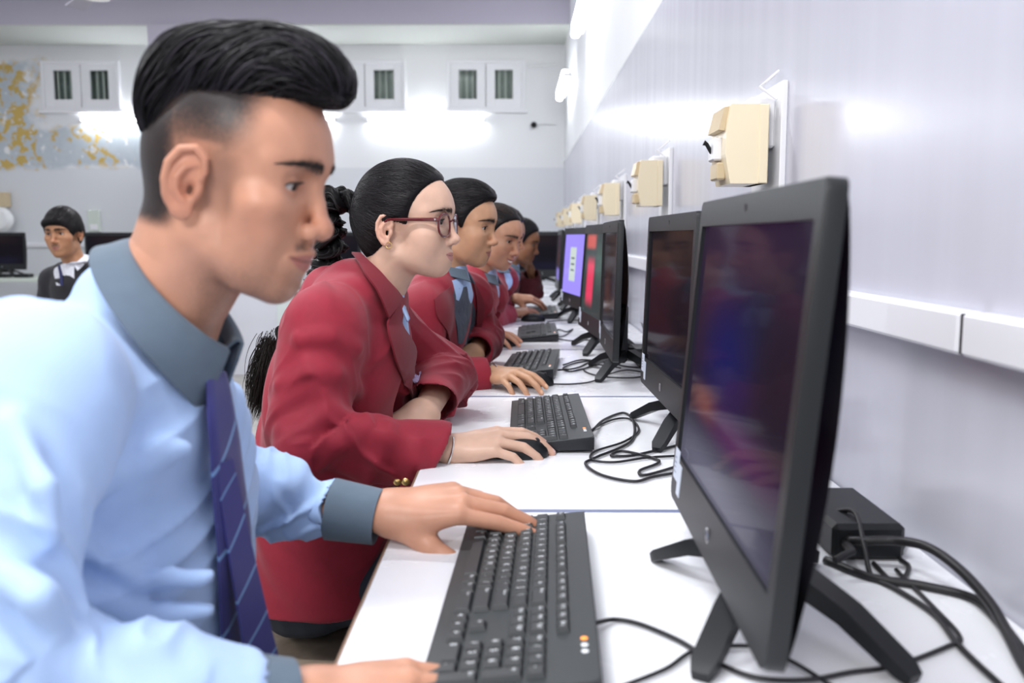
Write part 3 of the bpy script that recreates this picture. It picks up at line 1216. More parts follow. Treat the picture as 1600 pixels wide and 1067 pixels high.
def build_switch_boxes():
    names = ['cream switch box on a white board above the foreground monitor', 'cream switch box above the second monitor',
             'cream switch box above the third monitor', 'cream switch box fourth along the wall from the front', 'cream switch box fifth along the wall from the front',
             'cream switch box last but one along the wall', 'cream switch box farthest along the wall']
    ys = [1.72, 2.97, 4.22, 5.46, 6.75, 7.95, 9.2]
    for k, (y, nm) in enumerate(zip(ys, names)):
        r = empty('switch_box', (WALLX, y, 1.31), nm, 'switch box', 'switch boxes on the right wall')
        z0, z1 = 1.236, 1.384
        x = WALLX
        MB().box((x - .012, y - .005, 1.17), (x, y + .20, 1.425), .002).build('back_board', M['white_board'], r)
        y += .012
        MB().box((x - .062, y + .02, 1.305), (x - .012, y + .12, 1.40), .004).build('conduit_box', M['white_board'], r)
        b = MB()
        xa, xb = x - .114, x - .030
        pr = [(xb, z0), (xb, z1), (xa + .012, z1), (xa + .004, z1 - .045), (xa + .003, z0 + .055), (xa + .014, z0)]
        b.prism([(p, y, q) for p, q in pr], (0, .125, 0))
        b.build('case', M['cream'], r)
        MB().box((xb - .018, y - .003, z0), (xb, y + .128, z1), .002).build('case_rim', M['cream'], r)
        c = MB()
        c.prism([(xa + .012, y + .012, z1 - .003), (xa + .003, y + .012, z1 - .048), (xa - .008, y + .012, z1 - .046), (xa + .002, y + .012, z1 - .004)], (0, .1, 0))
        c.build('cover', M['cream2'], r)
        MB().box((xa - .012, y + .035, 1.282), (xa + .006, y + .085, 1.325), .003).build('switch_block', M['white_board'], r)
        MB().tube([(xa - .010, y + .06, 1.298), (xa - .020, y + .06, 1.315), (xa - .026, y + .06, 1.318)], [.004, .004, .0055], 8).build('toggle', M['black_plastic'], r, True)
        MB().box((xa - .006, y + .03, 1.245), (xa + .012, y + .09, 1.278), .003).build('lower_cover', M['cream2'], r)
        MB().tube([(x - .02, y - .012, 1.39), (x - .05, y + .0, 1.415), (x - .03, y + .02, 1.43), (x - .006, y + .03, 1.45)], .003, 6).build('wire', M['white_board'], r, True)


def build_cables():
    def d(*q): return [D(x, y, .754) for x, y in q]
    def h(x, y, z): return D(x, y, .75 + z)
    # foreground keyboard lead
    cable([h(928, 974, .012)] + d((960, 968), (1000, 975), (1060, 1000), (1110, 1030), (1180, 1058), (1260, 1062), (1330, 1050), (1400, 1040), (1480, 1010), (1500, 995), (1460, 950), (1400, 890)), .0024,
          'thin black lead from the foreground keyboard')
    cable(d((965, 1075), (1040, 1045), (1090, 1015), (1180, 1010), (1240, 1035), (1300, 1072)), .002, 'thin lead running under the foreground monitor')
    # thick leads behind the foreground monitor
    cable([h(1305, 840, .02), h(1340, 845, .03), h(1400, 845, .035), h(1450, 855, .04), h(1500, 890, .035), h(1545, 940, .02), h(1572, 985, .008)] + d((1600, 1040), (1640, 1100)), .0055,
          'thick black power lead arching toward the right edge')
    cable(d((1290, 875), (1360, 902), (1440, 915), (1520, 935), (1560, 970), (1600, 1020), (1650, 1075)), .0055, 'thick black lead lying along the wall')
    cable([h(1300, 800, .04), h(1335, 800, .05), h(1350, 850, .03)] + d((1362, 900), (1400, 920), (1460, 960), (1500, 1010), (1560, 1067), (1600, 1100)), .003, 'thin black lead crossing the thick ones')
    cable([h(1415, 845, .008)] + d((1405, 870), (1420, 885), (1410, 905), (1390, 905), (1365, 880)), .0028, 'short black lead looped by the power adapter')
    # adapter
    b = MB()
    r = empty('power_adapter', (.43, 1.11, .75), 'black power adapter box behind the foreground monitor', 'power adapter')
    b.box((.375, 1.035, .7505), (.462, 1.20, .795), .006)
    b.build('case', M['black_plastic'], r, True)
    MB().tube([(.39, 1.035, .772), (.385, 1.0, .775), (.36, .985, .77)], [.006, .005, .004], 8).build('plug', M['cable'], r, True)
    # tangled leads: second desk
    cable([h(926, 672, .014)] + d((945, 655), (975, 645), (990, 660), (985, 690), (930, 715), (915, 725), (940, 742), (990, 752), (1020, 745), (1060, 738)), .0026, 'black lead from the second keyboard looping to the left')
    cable(d((862, 708), (900, 690), (930, 668), (960, 655), (985, 655), (998, 672), (975, 690), (930, 705), (925, 718), (960, 722), (1010, 715), (1060, 712)), .0022, 'black mouse lead winding beside the second keyboard')
    cable(d((1062, 695), (1020, 705), (985, 712), (955, 712), (975, 705), (1030, 720), (1000, 735), (1010, 742), (1070, 725)), .0026, 'black lead in a loop left of the foreground monitor')
    # third desk
    cable([h(872, 578, .012)] + d((900, 575), (930, 562), (950, 560), (930, 570), (895, 580), (880, 575), (905, 566), (945, 563), (975, 572), (1012, 575)), .0026, 'black lead tangled by the third keyboard')
    cable(d((864, 600), (895, 600), (925, 596), (950, 585), (980, 578), (1010, 584), (990, 590), (940, 588), (912, 578), (935, 570), (970, 575)), .0022, 'black mouse lead on the third desk')
    cable(d((880, 570), (910, 562), (950, 566), (985, 562), (1000, 572), (1015, 570)), .0026, 'black lead behind the third keyboard')
    cable([h(985, 487, .05), h(1000, 500, .04)] + d((1010, 535), (1005, 555), (985, 560)), .0022, 'thin black lead hanging behind the third monitor')
    b = MB().box((.36, 2.75, .7505), (.44, 2.9, .79), .006)
    tag(b.build('power_adapter', M['black_plastic'], None, True), 'black power adapter behind the third monitor', 'power adapter')
    # fourth desk
    cable([h(808, 537, .004)] + d((835, 525), (870, 515), (885, 518), (895, 514), (880, 525), (862, 525), (890, 532), (935, 530)), .0025, 'black mouse lead on the fourth desk')
    cable(d((855, 502), (880, 500), (905, 500), (925, 495)), .0025, 'black lead on the fifth desk')
    # far right: monitor turned to us on a cross desk, paper sheets
    pp = MB().box((-.02, 4.78, .7505), (.16, 5.02, .7522))
    tag(pp.build('paper_sheet', M['paper']), 'white sheet of paper beyond the farthest keyboard', 'paper')


def build_background():
    s2 = SCREENS[1]
    # cross desk at the end of the row, its monitor facing us
    r = empty('desk', (-.1, 7.3, 0), 'pale cross desk closing the far end of the row', 'desk')
    MB().box((-.2, 6.95, .72), (.49, 7.6, .75), .003).build('desktop', M['laminate'], r)
    MB().box((-.2, 6.96, .0), (-.17, 7.58, .72)).build('side_panel', M['laminate'], r)
    MB().box((.45, 6.96, .0), (.48, 7.58, .72)).build('side_panel', M['laminate'], r)
    m = monitor((.19, 7.2, .75), -90 + 180, 3, 'dark monitor facing the camera at the far end of the row', s2, False, None)
    # desks along the far wall on the left
    def far_desk(x0, x1, y0, y1, label, front=False):
        r = empty('desk', ((x0 + x1) / 2, y0, 0), label, 'desk', 'desks along the far wall')
        MB().box((x0, y0, .715), (x1, y1, .75), .003).build('desktop', M['green_top'], r)
        if front:
            MB().box((x0 + .02, y0 + .03, 0), (x1 - .02, y0 + .05, .715)).build('front_panel', M['panel_grey'], r)
        for x in (x0 + .08, x1 - .08):
            for y in (y0 + .08, y1 - .08):
                MB().box((x - .02, y - .02, 0), (x + .02, y + .02, .715), .003).build('leg', M['steel_leg'], r)
    M['green_top'] = mat('pale green grey top', (.50, .55, .50), .4)
    M['panel_grey'] = mat('pale grey panel', (.62, .63, .68), .6, var=(2, .05))
    M['panel_green'] = mat('pale green panel', (.62, .68, .67), .6, var=(2, .05))
    far_desk(-5.9, -4.05, 8.3, 9.2, 'pale green desk along the far wall, left of the boy in the dark jacket')
    far_desk(-4.0, -2.45, 8.3, 9.0, 'pale green desk behind the boy in the dark jacket')
    far_desk(-1.95, -1.2, 7.6, 8.3, 'pale green desk beside the braid of the girl with glasses')
    b = MB()
    b.box((-2.75, 7.3, 0), (-1.98, 7.45, .775), .004)
    b.m = 1
    b.box((-1.98, 7.3, 0), (-1.35, 7.45, .70), .004)
    o = b.build('partition_panel', [M['panel_grey'], M['panel_green']])
    tag(o, 'chipped pale panel standing on the floor below the chin of the man', 'panel')
    mon = [((-5.05, 8.75), 4, 'black monitor cut by the left edge of the photo'), ((-3.95, 8.7), -6, 'black monitor behind the boy in the dark jacket'),
           ((-1.62, 7.95), 20, 'black monitor between the lips of the man and the braid')]
    for (x, y), a, lb in mon:
        monitor((x, y, .75), 180 - a + 90 - 180 + 0, 2, lb, s2, False, 'black monitors along the far wall')
    # ceiling fan, only its underside shows at the top edge
    c = P(150, -8, 6.4)
    r = empty('ceiling_fan', c, 'white ceiling fan whose underside shows at the top left', 'fan')
    MB().lathe([(.0, -.03), (.09, -.025), (.11, .02), (.06, .09), (.02, .1)], c, n=28).build('motor', M['white_metal'], r, True)
    MB().lathe([(.012, .09), (.012, ZC - c[2])], c, n=10).build('rod', M['white_metal'], r, True)
    for k in range(3):
        a = math.radians(8 + 120 * k)
        d, n = A(math.cos(a), math.sin(a), 0), A(-math.sin(a), math.cos(a), 0)
        q = [c + d * .1 - n * .035, c + d * .62 - n * .07, c + d * .62 + n * .07, c + d * .1 + n * .035]
        for i in (2, 3): q[i] = q[i] + A(0, 0, .02)
        MB().prism([p + A(0, 0, .02) for p in q], (0, 0, .006)).build('blade', M['lavender'], r)
    # small things on the far wall
    p = P(834, 195, 9.93)
    r = empty('security_camera', p, 'small black ball camera high on the far wall', 'camera')
    MB().lathe([(0, -.035), (.025, -.027), (.034, 0), (.027, .025), (0, .034)], p, (0, 1, 0), 20).build('ball', M['black_plastic'], r, True)
    MB().tube([p + A(.03, .05, .01), p + A(.14, .06, .02), p + A(.24, .06, .01)], .009, 8).build('conduit', M['white_metal'], r, True)
    p = P(848, 102, 9.98)
    MB_ = MB().tube([p + A(-.15, 0, -.01), p + A(.16, 0, .01)], .012, 8)
    tag(MB_.build('pipe', M['white_metal'], None, True), 'short white pipe right of the right ventilator window', 'pipe')
    for px, py, lb in ((147, 345, 'pale socket plate on the far wall behind the boy'),):
        p = P(px, py, 9.98)
        r = empty('socket_plate', p, lb, 'socket plate')
        MB().box(p + A(-.07, -.012, -.12), p + A(.07, .012, .12), .004).build('plate', mat('pale green plastic', (.66, .72, .66), .4), r)
        MB().box(p + A(-.04, -.02, -.10), p + A(.04, -.012, -.04), .003).build('socket', M['white_board'], r)
    p = P(4, 335, 9.9)
    r = empty('wall_fan', p, 'pale wall fitting cut by the left edge of the photo', 'wall fitting')
    r.name = 'wall_fitting'
    MB().lathe([(.0, -.1), (.10, -.09), (.14, -.04), (.10, .05)], p + A(0, 0, -.06), (0, 1, 0), 24).build('bowl', M['white_metal'], r, True)
    MB().box(p + A(-.05, -.03, .08), p + A(.06, .08, .24), .006).build('bracket', M['cream2'], r)
    for px, lb in ((6, 'small dark device on the left desk by the photo edge'), (38, 'small black device on the green desk at the left')):
        c = P(px, 434, 8.55)
        tag(MB().box((c[0] - .07, 8.48, .7505), (c[0] + .07, 8.6, .785), .008).build('desk_phone', M['black_plastic'], None, True), lb, 'device')
# ================================================================== PEOPLE: BODY PARTS
def skin_mat(name, rough=.42):
    m = mat(name, (.5, .3, .2), rough, attr=True, var=(38, .05), bump=(420, .12, .0006), sss=.12, spec=.4)
    return m


M['skin'] = skin_mat('skin')
M['eye'] = mat('eye', (.8, .8, .8), .06, attr=True, spec=.6)
M['hair'] = mat('black hair', (.012, .010, .011), .40, attr=True, spec=.22)
M['brow'] = mat('brow hair', (.02, .014, .012), .6)
M['teeth'] = mat('teeth', (.82, .80, .76), .25)

ME = lambda v, s: (v[0], v[1] * s, v[2])


def head_sculpt(h, neck_to):
    """h: proportions.  Axes: x out of the face, y to its left, z up, origin between the ear canals; neck_to: points down the neck"""
    S = Sculpt()
    g = lambda k, d: h.get(k, d)
    fe = g('female', 0)
    jz = g('jz', 0)
    S.u(ell((.006, 0, .056), (.091, .0735, .078)), .01)
    S.u(ell((-.032, 0, .034), (.058, .064, .060)), .02)
    S.u(ell((.047, 0, .045), (.053, .058, .055)), .02)
    S.u(ell((.046, 0, -.016), (.044, .0555, .058)), .02)
    for s in (1, -1):
        S.u(path([(.090, s * .008, .047), (.083, s * .030, .0485), (.064, s * .050, .042)], [.0085 - .002 * fe, .008 - .002 * fe, .007]), .014)
        S.u(ell((.062, s * (.045 - .002 * fe), .0), (.024, .020 - .002 * fe, .016)), .03)
        S.u(ell((.056, s * .034, -.030 + jz * .5), (.027, .022 + .003 * fe, .028)), .02)
        jw = g('jaw', 0)
        S.u(path([(.006, s * (.042 + jw), -.034 + jz * .3), (.014, s * (.045 + jw), -.052 + jz * .7), (.042, s * (.037 + jw), -.070 + jz), (.068, s * .014, -.077 + jz)], [.009, .011, .0125, .012]), .034)
    ch = A(*g('chin', (.072, 0, -.074)))
    S.u(ell(ch, (.0155, .020 - .003 * fe, .0145)), .016)
    S.u(ell((.034, 0, -.058 + jz), (.044, .040, .022)), .025)
    # neck
    nr = g('neck_r', .055)
    pts = [(-.020, 0, .0)] + [tuple(q) for q in neck_to]
    S.u(path(pts, [nr * 1.02] + [nr] * (len(pts) - 2) + [nr * 1.06]), .022)
    for s in (1, -1): S.u(path([(-.010, s * .040, -.045), tuple(A(*pts[-1]) + A(.03, s * .015, .01))], [.010, .011]), .035)
    # maxilla and mouth mound
    S.u(ell((.074, 0, -.034), (.0215, .030, .027)), .014)
    ul, ll = A(*g('ulip', (.0965, 0, -.0405))), A(*g('llip', (.0885, 0, -.0535)))
    sm = g('smile', 0)
    S.u(ell(((ul[0] + ll[0]) / 2 - .018, 0, -.047), (.020, .026, .017)), .012)
    # eye sockets, lids
    ex, ey, ez = g('eye', (.0755, .0315, .024))
    er = .0118
    for s in (1, -1):
        S.s(ell((ex + .020, s * (ey - .001), ez + .0015), (.0135, .0185, .0125)), .012)
        S.u(ell((ex, s * ey, ez), (er + .0016,) * 3), .004)
    # nose
    nt = A(*g('nose', (.1105, 0, -.013)))
    ns = g('nose_s', 1.0)
    nas = A(*g('nasion', (.0885, 0, .031)))
    md = (nas + nt) / 2 + A(g('hump', .0015), 0, 0)
    S.u(path([tuple(nas), tuple(md), tuple(nt + A(-.002, 0, .004))], [.0072, .0066 * ns, .0080 * ns]), .011)
    S.u(ell(nt, (.0105 * ns, .0112 * ns, .0092 * ns)), .006)
    for s in (1, -1):
        S.u(ell(nt + A(-.0095, s * .0122 * ns, -.0045), (.0105 * ns, .0066 * ns, .0074 * ns)), .005)
    S.u(path([tuple(nt + A(-.004, 0, -.007)), (ul[0] - .003, 0, nt[2] - .015)], [.005, .005]), .006)
    for s in (1, -1):
        S.s(ell(nt + A(-.006, s * .0062 * ns, -.0112), (.0062, .0032, .0034), rotm(0, -.2, s * .35)), .0025)
    # lips
    mw = g('mouth_w', .024) + .006 * sm
    mc = A(ul[0] - .0125 - .003 * sm, 0, (ul[2] + ll[2]) / 2 + .0030 + .006 * sm)
    for s in (1, -1):
        S.u(path([(mc[0], s * mw, mc[2] + .001), (ul[0] - .0035, s * .011, ul[2] + .001 + .001 * sm), (ul[0], s * .0035, ul[2] + .0012), (ul[0] - .0005, 0, ul[2] - .0002)], [.0016, .0044, .0052, .0050]), .004)
        S.u(path([(mc[0], s * mw, mc[2] - .001), (ll[0] - .0025, s * .010, ll[2] + .0008 - .003 * sm), (ll[0], 0, ll[2] - .003 * sm)], [.0016, .0050, .0060]), .004)
    zz = (ul[2] + ll[2]) / 2 + .0003
    if sm:
        S.s(path([(mc[0] + .004, mw - .003, mc[2]), (ul[0], .012, zz - .0005), (ul[0] + .006, 0, zz - .002), (ul[0], -.012, zz - .0005), (mc[0] + .004, -mw + .003, mc[2])], [.0012, .0040, .0052, .0040, .0012]), .002)
    else:
        op = g('lips_open', .0011)
        S.s(path([(mc[0] + .003, mw, mc[2]), (ul[0] + .001, .010, zz), (ul[0] + .006, 0, zz), (ul[0] + .001, -.010, zz), (mc[0] + .003, -mw, mc[2])], [.0007, op, op * 1.1, op, .0007]), .0018)
    S.s(path([(ul[0] + .0045, 0, ul[2] + .008), (ul[0] + .006, 0, ul[2] + .016)], [.0018, .0018]), .005)
    # lid openings
    hh = g('eye_open', .0043)
    for s in (1, -1):
        R = rotm(0, g('eye_pitch', .0), s * .30)
        S.s(ell((ex + .0105, s * (ey + .0010), ez - .0006), (.0105, .0128, hh), R), .0012)
    # ears
    for s in (1, -1):
        ear_prims(S, s, h)
    return S


def ear_prims(S, s, h):
    sc = h.get('ear', 1.0)
    o = A(-.004, s * (h.get('ear_y', .0705)), .006)
    sp = math.radians(h.get('ear_splay', 24))
    tl = math.radians(h.get('ear_tilt', -9))
    fw = A(math.cos(sp), -s * math.sin(sp), 0)
    out = A(math.sin(sp), s * math.cos(sp), 0)
    up = A(0, 0, 1)
    f2 = fw * math.cos(tl) - up * math.sin(tl) * -1 * -1
    fw, up = fw * math.cos(tl) + up * math.sin(tl), up * math.cos(tl) - fw * math.sin(tl)
    W = lambda u, v, w=0: tuple(o + (fw * u + up * v + out * w) * sc)
    R = np.stack([fw, up, out], 1)
    S.u(ell(W(-.009, .003, .003), (.0175 * sc, .029 * sc, .0042 * sc), R), .004)
    S.s(ell(W(-.006, .001, .0115), (.0125 * sc, .021 * sc, .0070 * sc), R), .003)
    S.u(path([W(.002, .004, .004), W(.006, .014, .007), W(.003, .025, .008), W(-.008, .032, .008), W(-.019, .027, .008), W(-.0245, .013, .007), W(-.0235, -.002, .006), W(-.018, -.015, .005), W(-.009, -.025, .004)],
             [.0026, .0032, .0036, .0037, .0038, .0038, .0036, .0033, .0036]), .0025)
    S.u(path([W(-.003, .019, .005), W(-.011, .014, .0065), W(-.015, .003, .007), W(-.013, -.008, .006), W(-.006, -.014, .005)], [.0026, .0034, .0036, .0034, .0036]), .003)
    S.u(ell(W(.004, -.003, .004), (.0048 * sc, .0062 * sc, .004 * sc), R), .003)
    S.u(ell(W(-.003, -.024, .003), (.0088 * sc, .0085 * sc, .0042 * sc), R), .004)
    S.s(ell(W(-.003, -.004, .005), (.0045 * sc, .007 * sc, .0045 * sc), R), .004)


def head_colors(V, N, h):
    """skin colour at head-local points"""
    g = lambda k, d: h.get(k, d)
    base = np.array(g('skin', (.46, .23, .14)))
    C = np.tile(base, (len(V), 1))
    x, y, z = V.T
    nz = noise(V * 60)
    C *= (1 + .05 * nz)[:, None]
    nt = A(*g('nose', (.1105, 0, -.013)))
    red = np.array(g('blush', (1.10, .86, .84)))
    def blend(w, c):
        nonlocal C
        C = C * (1 - w[:, None]) + (C * np.array(c)) * w[:, None]
    def dist(p): return np.sqrt(((V - A(*p)) ** 2).sum(1))
    blend(.6 * np.exp(-(dist(nt) / .016) ** 2), red)
    for s in (1, -1):
        blend(.4 * np.exp(-(dist((.066, s * .05, -.012)) / .022) ** 2), red)
        blend(.5 * np.exp(-((x + .012) / .028) ** 2 - ((y - s * .08) / .010) ** 2 - ((z - .006) / .04) ** 2), (1.12, .84, .80))
    # lips
    ul, ll = A(*g('ulip', (.0965, 0, -.0405))), A(*g('llip', (.0885, 0, -.0535)))
    sm = g('smile', 0)
    mw = g('mouth_w', .024) + .006 * sm
    mc = A(ul[0] - .0125 - .003 * sm, 0, (ul[2] + ll[2]) / 2 + .0030 + .006 * sm)
    zz = (ul[2] + ll[2]) / 2
    ay = np.abs(y)
    t = np.clip(ay / mw, 0, 1)
    zc = zz + (mc[2] - zz) * t ** 2
    hu = (.0075 - .0012 * np.exp(-(ay / .002) ** 2)) * (1 - t ** 2) + .0008
    hl = .0105 * (1 - t ** 2) + .0008 + .003 * sm * (1 - t ** 2)
    lip = sstep(0, .0012, hu - (z - zc)) * sstep(0, .0014, hl + (z - zc)) * sstep(mw + .001, mw - .002, ay) * (x > mc[0] - .004)
    lc = np.array(g('lip', (.36, .12, .10)))
    C = C * (1 - lip[:, None] * .85) + lc * lip[:, None] * .85
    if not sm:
        ln = np.exp(-((z - zc) / .0009) ** 2) * sstep(mw, mw - .004, ay) * (x > mc[0] - .004) * .75  # shade between the lips, painted into the skin colour
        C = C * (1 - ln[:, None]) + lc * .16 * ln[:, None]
    # brows
    ex, ey, ez = g('eye', (.0755, .0315, .024))
    for s in (1, -1):
        yy = s * y
        tt = np.clip((yy - .010) / .044, 0, 1)
        bz = ez + .0195 + .0050 * np.sin(tt * math.pi * .75) - .004 * tt
        th = .0056 * (1 - tt) ** .5 * (.75 + .5 * np.sin(math.pi * np.clip(tt * 1.3, 0, 1))) + .0012
        br = np.exp(-((z - bz) / th) ** 2) * sstep(.006, .011, yy) * sstep(.058, .050, yy) * (x > .03)
        br *= .75 + .25 * noise(np.stack([x * 300, y * 900, z * 300], 1))
        br = np.clip(br * g('brow', 1.0), 0, 1)
        C = C * (1 - .85 * br[:, None]) + np.array((.025, .016, .012)) * .85 * br[:, None]
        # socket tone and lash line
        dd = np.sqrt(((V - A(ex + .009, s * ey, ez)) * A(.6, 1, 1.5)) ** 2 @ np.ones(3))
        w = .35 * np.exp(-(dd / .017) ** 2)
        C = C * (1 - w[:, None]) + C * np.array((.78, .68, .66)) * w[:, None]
    if g('paint', None): C = g('paint', None)(V, N, C)
    return np.clip(C, 0, 1)


def eye_mesh(c, r, gaze, iris=(.035, .016, .008)):
    """eyeball with its iris turned to gaze"""
    g = unit(gaze)
    t = A(0, 0, 1)
    u = unit(np.cross(t, g))
    w = np.cross(g, u)
    rings = [0, .10, .19, .20, .30, .49, .52, .56, .8, 1.1, 1.4, 1.7, 2.0, 2.4, 2.8, math.pi]
    n = 32
    V, C, F = [], [], []
    for a in rings:
        for k in range(n):
            b = 2 * math.pi * k / n
            V.append(c + r * (g * math.cos(a) + (u * math.cos(b) + w * math.sin(b)) * math.sin(a)))
            C.append((.004, .004, .004) if a < .195 else (iris if a < .50 else ((.02, .012, .01) if a < .53 else ((.52, .48, .46)))))
    for i in range(len(rings) - 1):
        for k in range(n):
            F.append((i * n + k, i * n + (k + 1) % n, (i + 1) * n + (k + 1) % n, (i + 1) * n + k))
    return np.array(V), np.array(F)[:, ::-1], np.array(C)


class Head:
    def __init__(s, h, canal, yaw, pitch, roll, side=-1, scale=1.0, sx=1.0, sb=1.0):
        """canal: world position of the near ear canal (side -1: right ear)"""
        s.h, s.sc, s.sx, s.sb = h, scale, sx, sb
        s.R = np.array(Matrix.Rotation(math.radians(yaw), 3, 'Z') @ Matrix.Rotation(math.radians(pitch), 3, 'Y') @ Matrix.Rotation(math.radians(roll), 3, 'X'))
        s.c = np.array(canal, float) - s.R @ A(0, side * .0745, 0) * scale if side else np.array(canal, float)

    def w(s, p):
        p = np.array(np.atleast_2d(p), float)
        p[:, 0] *= np.where(p[:, 0] > 0, s.sx, s.sb)
        return s.c + p * s.sc @ s.R.T

    def l(s, p):
        p = ((np.atleast_2d(p) - s.c) @ s.R) / s.sc
        p[:, 0] /= np.where(p[:, 0] > 0, s.sx, s.sb)
        return p

    def w1(s, *p): return s.w(A(*p))[0]

    def build_skin(s, neck_world, res=.0014):
        nk = [s.l(q)[0] for q in neck_world]
        s.S = head_sculpt(s.h, nk)
        lo, hi = A(-.105, -.098, -.11), A(.135, .098, .145)
        for q in nk:
            lo, hi = np.minimum(lo, q - .07), np.maximum(hi, q + .07)
        V, Q = s.S.mesh(lo, hi, res, 2)
        N = vnormals(V, Q)
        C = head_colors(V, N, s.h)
        return s.w(V), Q, C

    def eyes(s, parent, gaze_local):
        ex, ey, ez = s.h.get('eye', (.0755, .0315, .024))
        for sd in (1, -1):
            V, F, C = eye_mesh(A(ex, sd * ey, ez), .0118, A(*gaze_local) - A(0, 0, 0), s.h.get('iris', (.035, .016, .008)))
            mesh_obj('eye', s.w(V), F, M['eye'], parent, True, col=C)
        b = MB()
        hh = s.h.get('eye_open', .0043)
        for sd in (1, -1):      # lashes along the upper lid
            pts = []
            for t in np.linspace(-1, 1, 13):
                y = sd * (ey + .0010 + .0120 * t)
                z = ez - .0006 + (hh + .0003) * math.sqrt(max(0, 1 - t * t)) - .0006 * t
                xx = math.sqrt(max(0, .0136 ** 2 - (y - sd * ey) ** 2 - (z - ez) ** 2))
                pts.append(s.w1(ex + xx + .0003, y, z))
            b.tube(pts, [.0005 + .0006 * math.sin(math.pi * k / 12) for k in range(13)], 6)
            for k in range(2, 12):
                p = pts[k]
                e = p + s.R @ (A(.0045, sd * .0025 * (k - 4) / 6, .0022) * s.sc)
                b.tube([p, (p + e) / 2 - s.R @ A(0, 0, .0006), e], [.0004, .0003, .0001], 4)
        b.build('eyelashes', M['brow'], parent, True)
        b = MB()
        for sd in (1, -1):      # brow hairs
            for k in range(int(150 * s.h.get('brow', 1.0))):
                t = rnd.random()
                y = .010 + .044 * t
                z = ez + .0195 + .0050 * math.sin(t * math.pi * .75) - .004 * t + rnd.gauss(0, .0024) * (1.1 - t)
                q = s.surf(A(.12, sd * y, z), A(-1, 0, 0))
                if q is None: continue
                d = A(-.35, sd * (.6 + .4 * t), .55 - 1.0 * t)
                e = q + d * .0055 + A(.0006, 0, 0)
                e2 = s.surf(e + A(.02, 0, 0), A(-1, 0, 0))
                if e2 is not None: e = e2 + A(.0006, sd * .0002, 0)
                b.tube([s.w1(*q), s.w1(*((q + e) / 2 + A(.0007, 0, 0))), s.w1(*e)], [.00035, .0003, .0001], 4)
        b.build('eyebrows', M['brow'], parent, True)

    def surf(s, p, d):
        """march from p along d to the skin"""
        p = np.array(p, float)
        for _ in range(40):
            v = s.S.ev(p[None])[0]
            if v < .0003: return p
            p = p + d * v * .8
        return None


def strands(H, roots, flow, n_step, step, rad, lift=0.0, wob=.0, seed=1, taper=True, side=4, surf=None, root_in=.002):
    """hair: tubes combed over the implicit surface surf in head-local space; flow(p, k) gives directions"""
    S = surf
    p = roots.copy()
    rs = np.random.RandomState(seed)
    ph = rs.rand(len(p), 3) * 10
    track = [p - S.grad(p) * root_in]
    off = (rs.rand(len(p)) * .9 + .1)[:, None] * lift
    for k in range(n_step):
        d = flow(p, k)
        if wob:
            d = d + wob * np.stack([noise(p * 35 + ph + i * 17) for i in range(3)], 1)
        n = S.grad(p)
        d = d - n * (d * n).sum(1)[:, None]
        d /= np.linalg.norm(d, axis=1)[:, None] + 1e-9
        p = p + d * step
        v = S.ev(p)[:, None]
        n = S.grad(p)
        p = p - n * v
        track.append(p + n * off * math.sin(math.pi * min(1, (k + 1) / n_step * .8)))
    T = np.stack(track, 1)
    return T


def tubes_np(T, rad, side=4, taper=True):
    """all strands T (n, m, 3) as tubes in one mesh"""
    n, m, _ = T.shape
    t = np.gradient(T, axis=1)
    t /= np.linalg.norm(t, axis=2, keepdims=True) + 1e-9
    ref = np.array([.31, .52, .79])
    u = np.cross(t, ref)
    u /= np.linalg.norm(u, axis=2, keepdims=True) + 1e-9
    w = np.cross(t, u)
    prof = np.ones(m)
    if taper:
        q = np.linspace(0, 1, m)
        prof = np.clip(np.minimum(1, (1 - q) * 3.0), .12, 1)
    rad = np.broadcast_to(np.asarray(rad, float), (n,))
    a = np.arange(side) * 2 * math.pi / side
    V = T[:, :, None] + (rad[:, None] * prof)[:, :, None, None] * (np.cos(a)[None, None, :, None] * u[:, :, None] + np.sin(a)[None, None, :, None] * w[:, :, None])
    V = V.reshape(-1, 3)
    i = np.arange(n)[:, None, None] * m * side
    k = np.arange(m - 1)[None, :, None] * side
    s = np.arange(side)[None, None, :]
    s2 = (s + 1) % side
    Q = np.stack([i + k + s, i + k + s2, i + k + side + s2, i + k + side + s], -1).reshape(-1, 4)
    return V, Q


def surf_points(V, Q, n, mask, seed=0):
    rs = np.random.RandomState(seed)
    c = V[Q].mean(1)
    ok = np.where(mask(c))[0]
    if len(ok) == 0: return np.zeros((0, 3))
    ar = np.linalg.norm(np.cross(V[Q[ok, 2]] - V[Q[ok, 0]], V[Q[ok, 3]] - V[Q[ok, 1]]), axis=1)
    k = rs.choice(ok, n, p=ar / ar.sum())
    w = rs.dirichlet([1] * 4, n)
    return (V[Q[k]] * w[:, :, None]).sum(1)


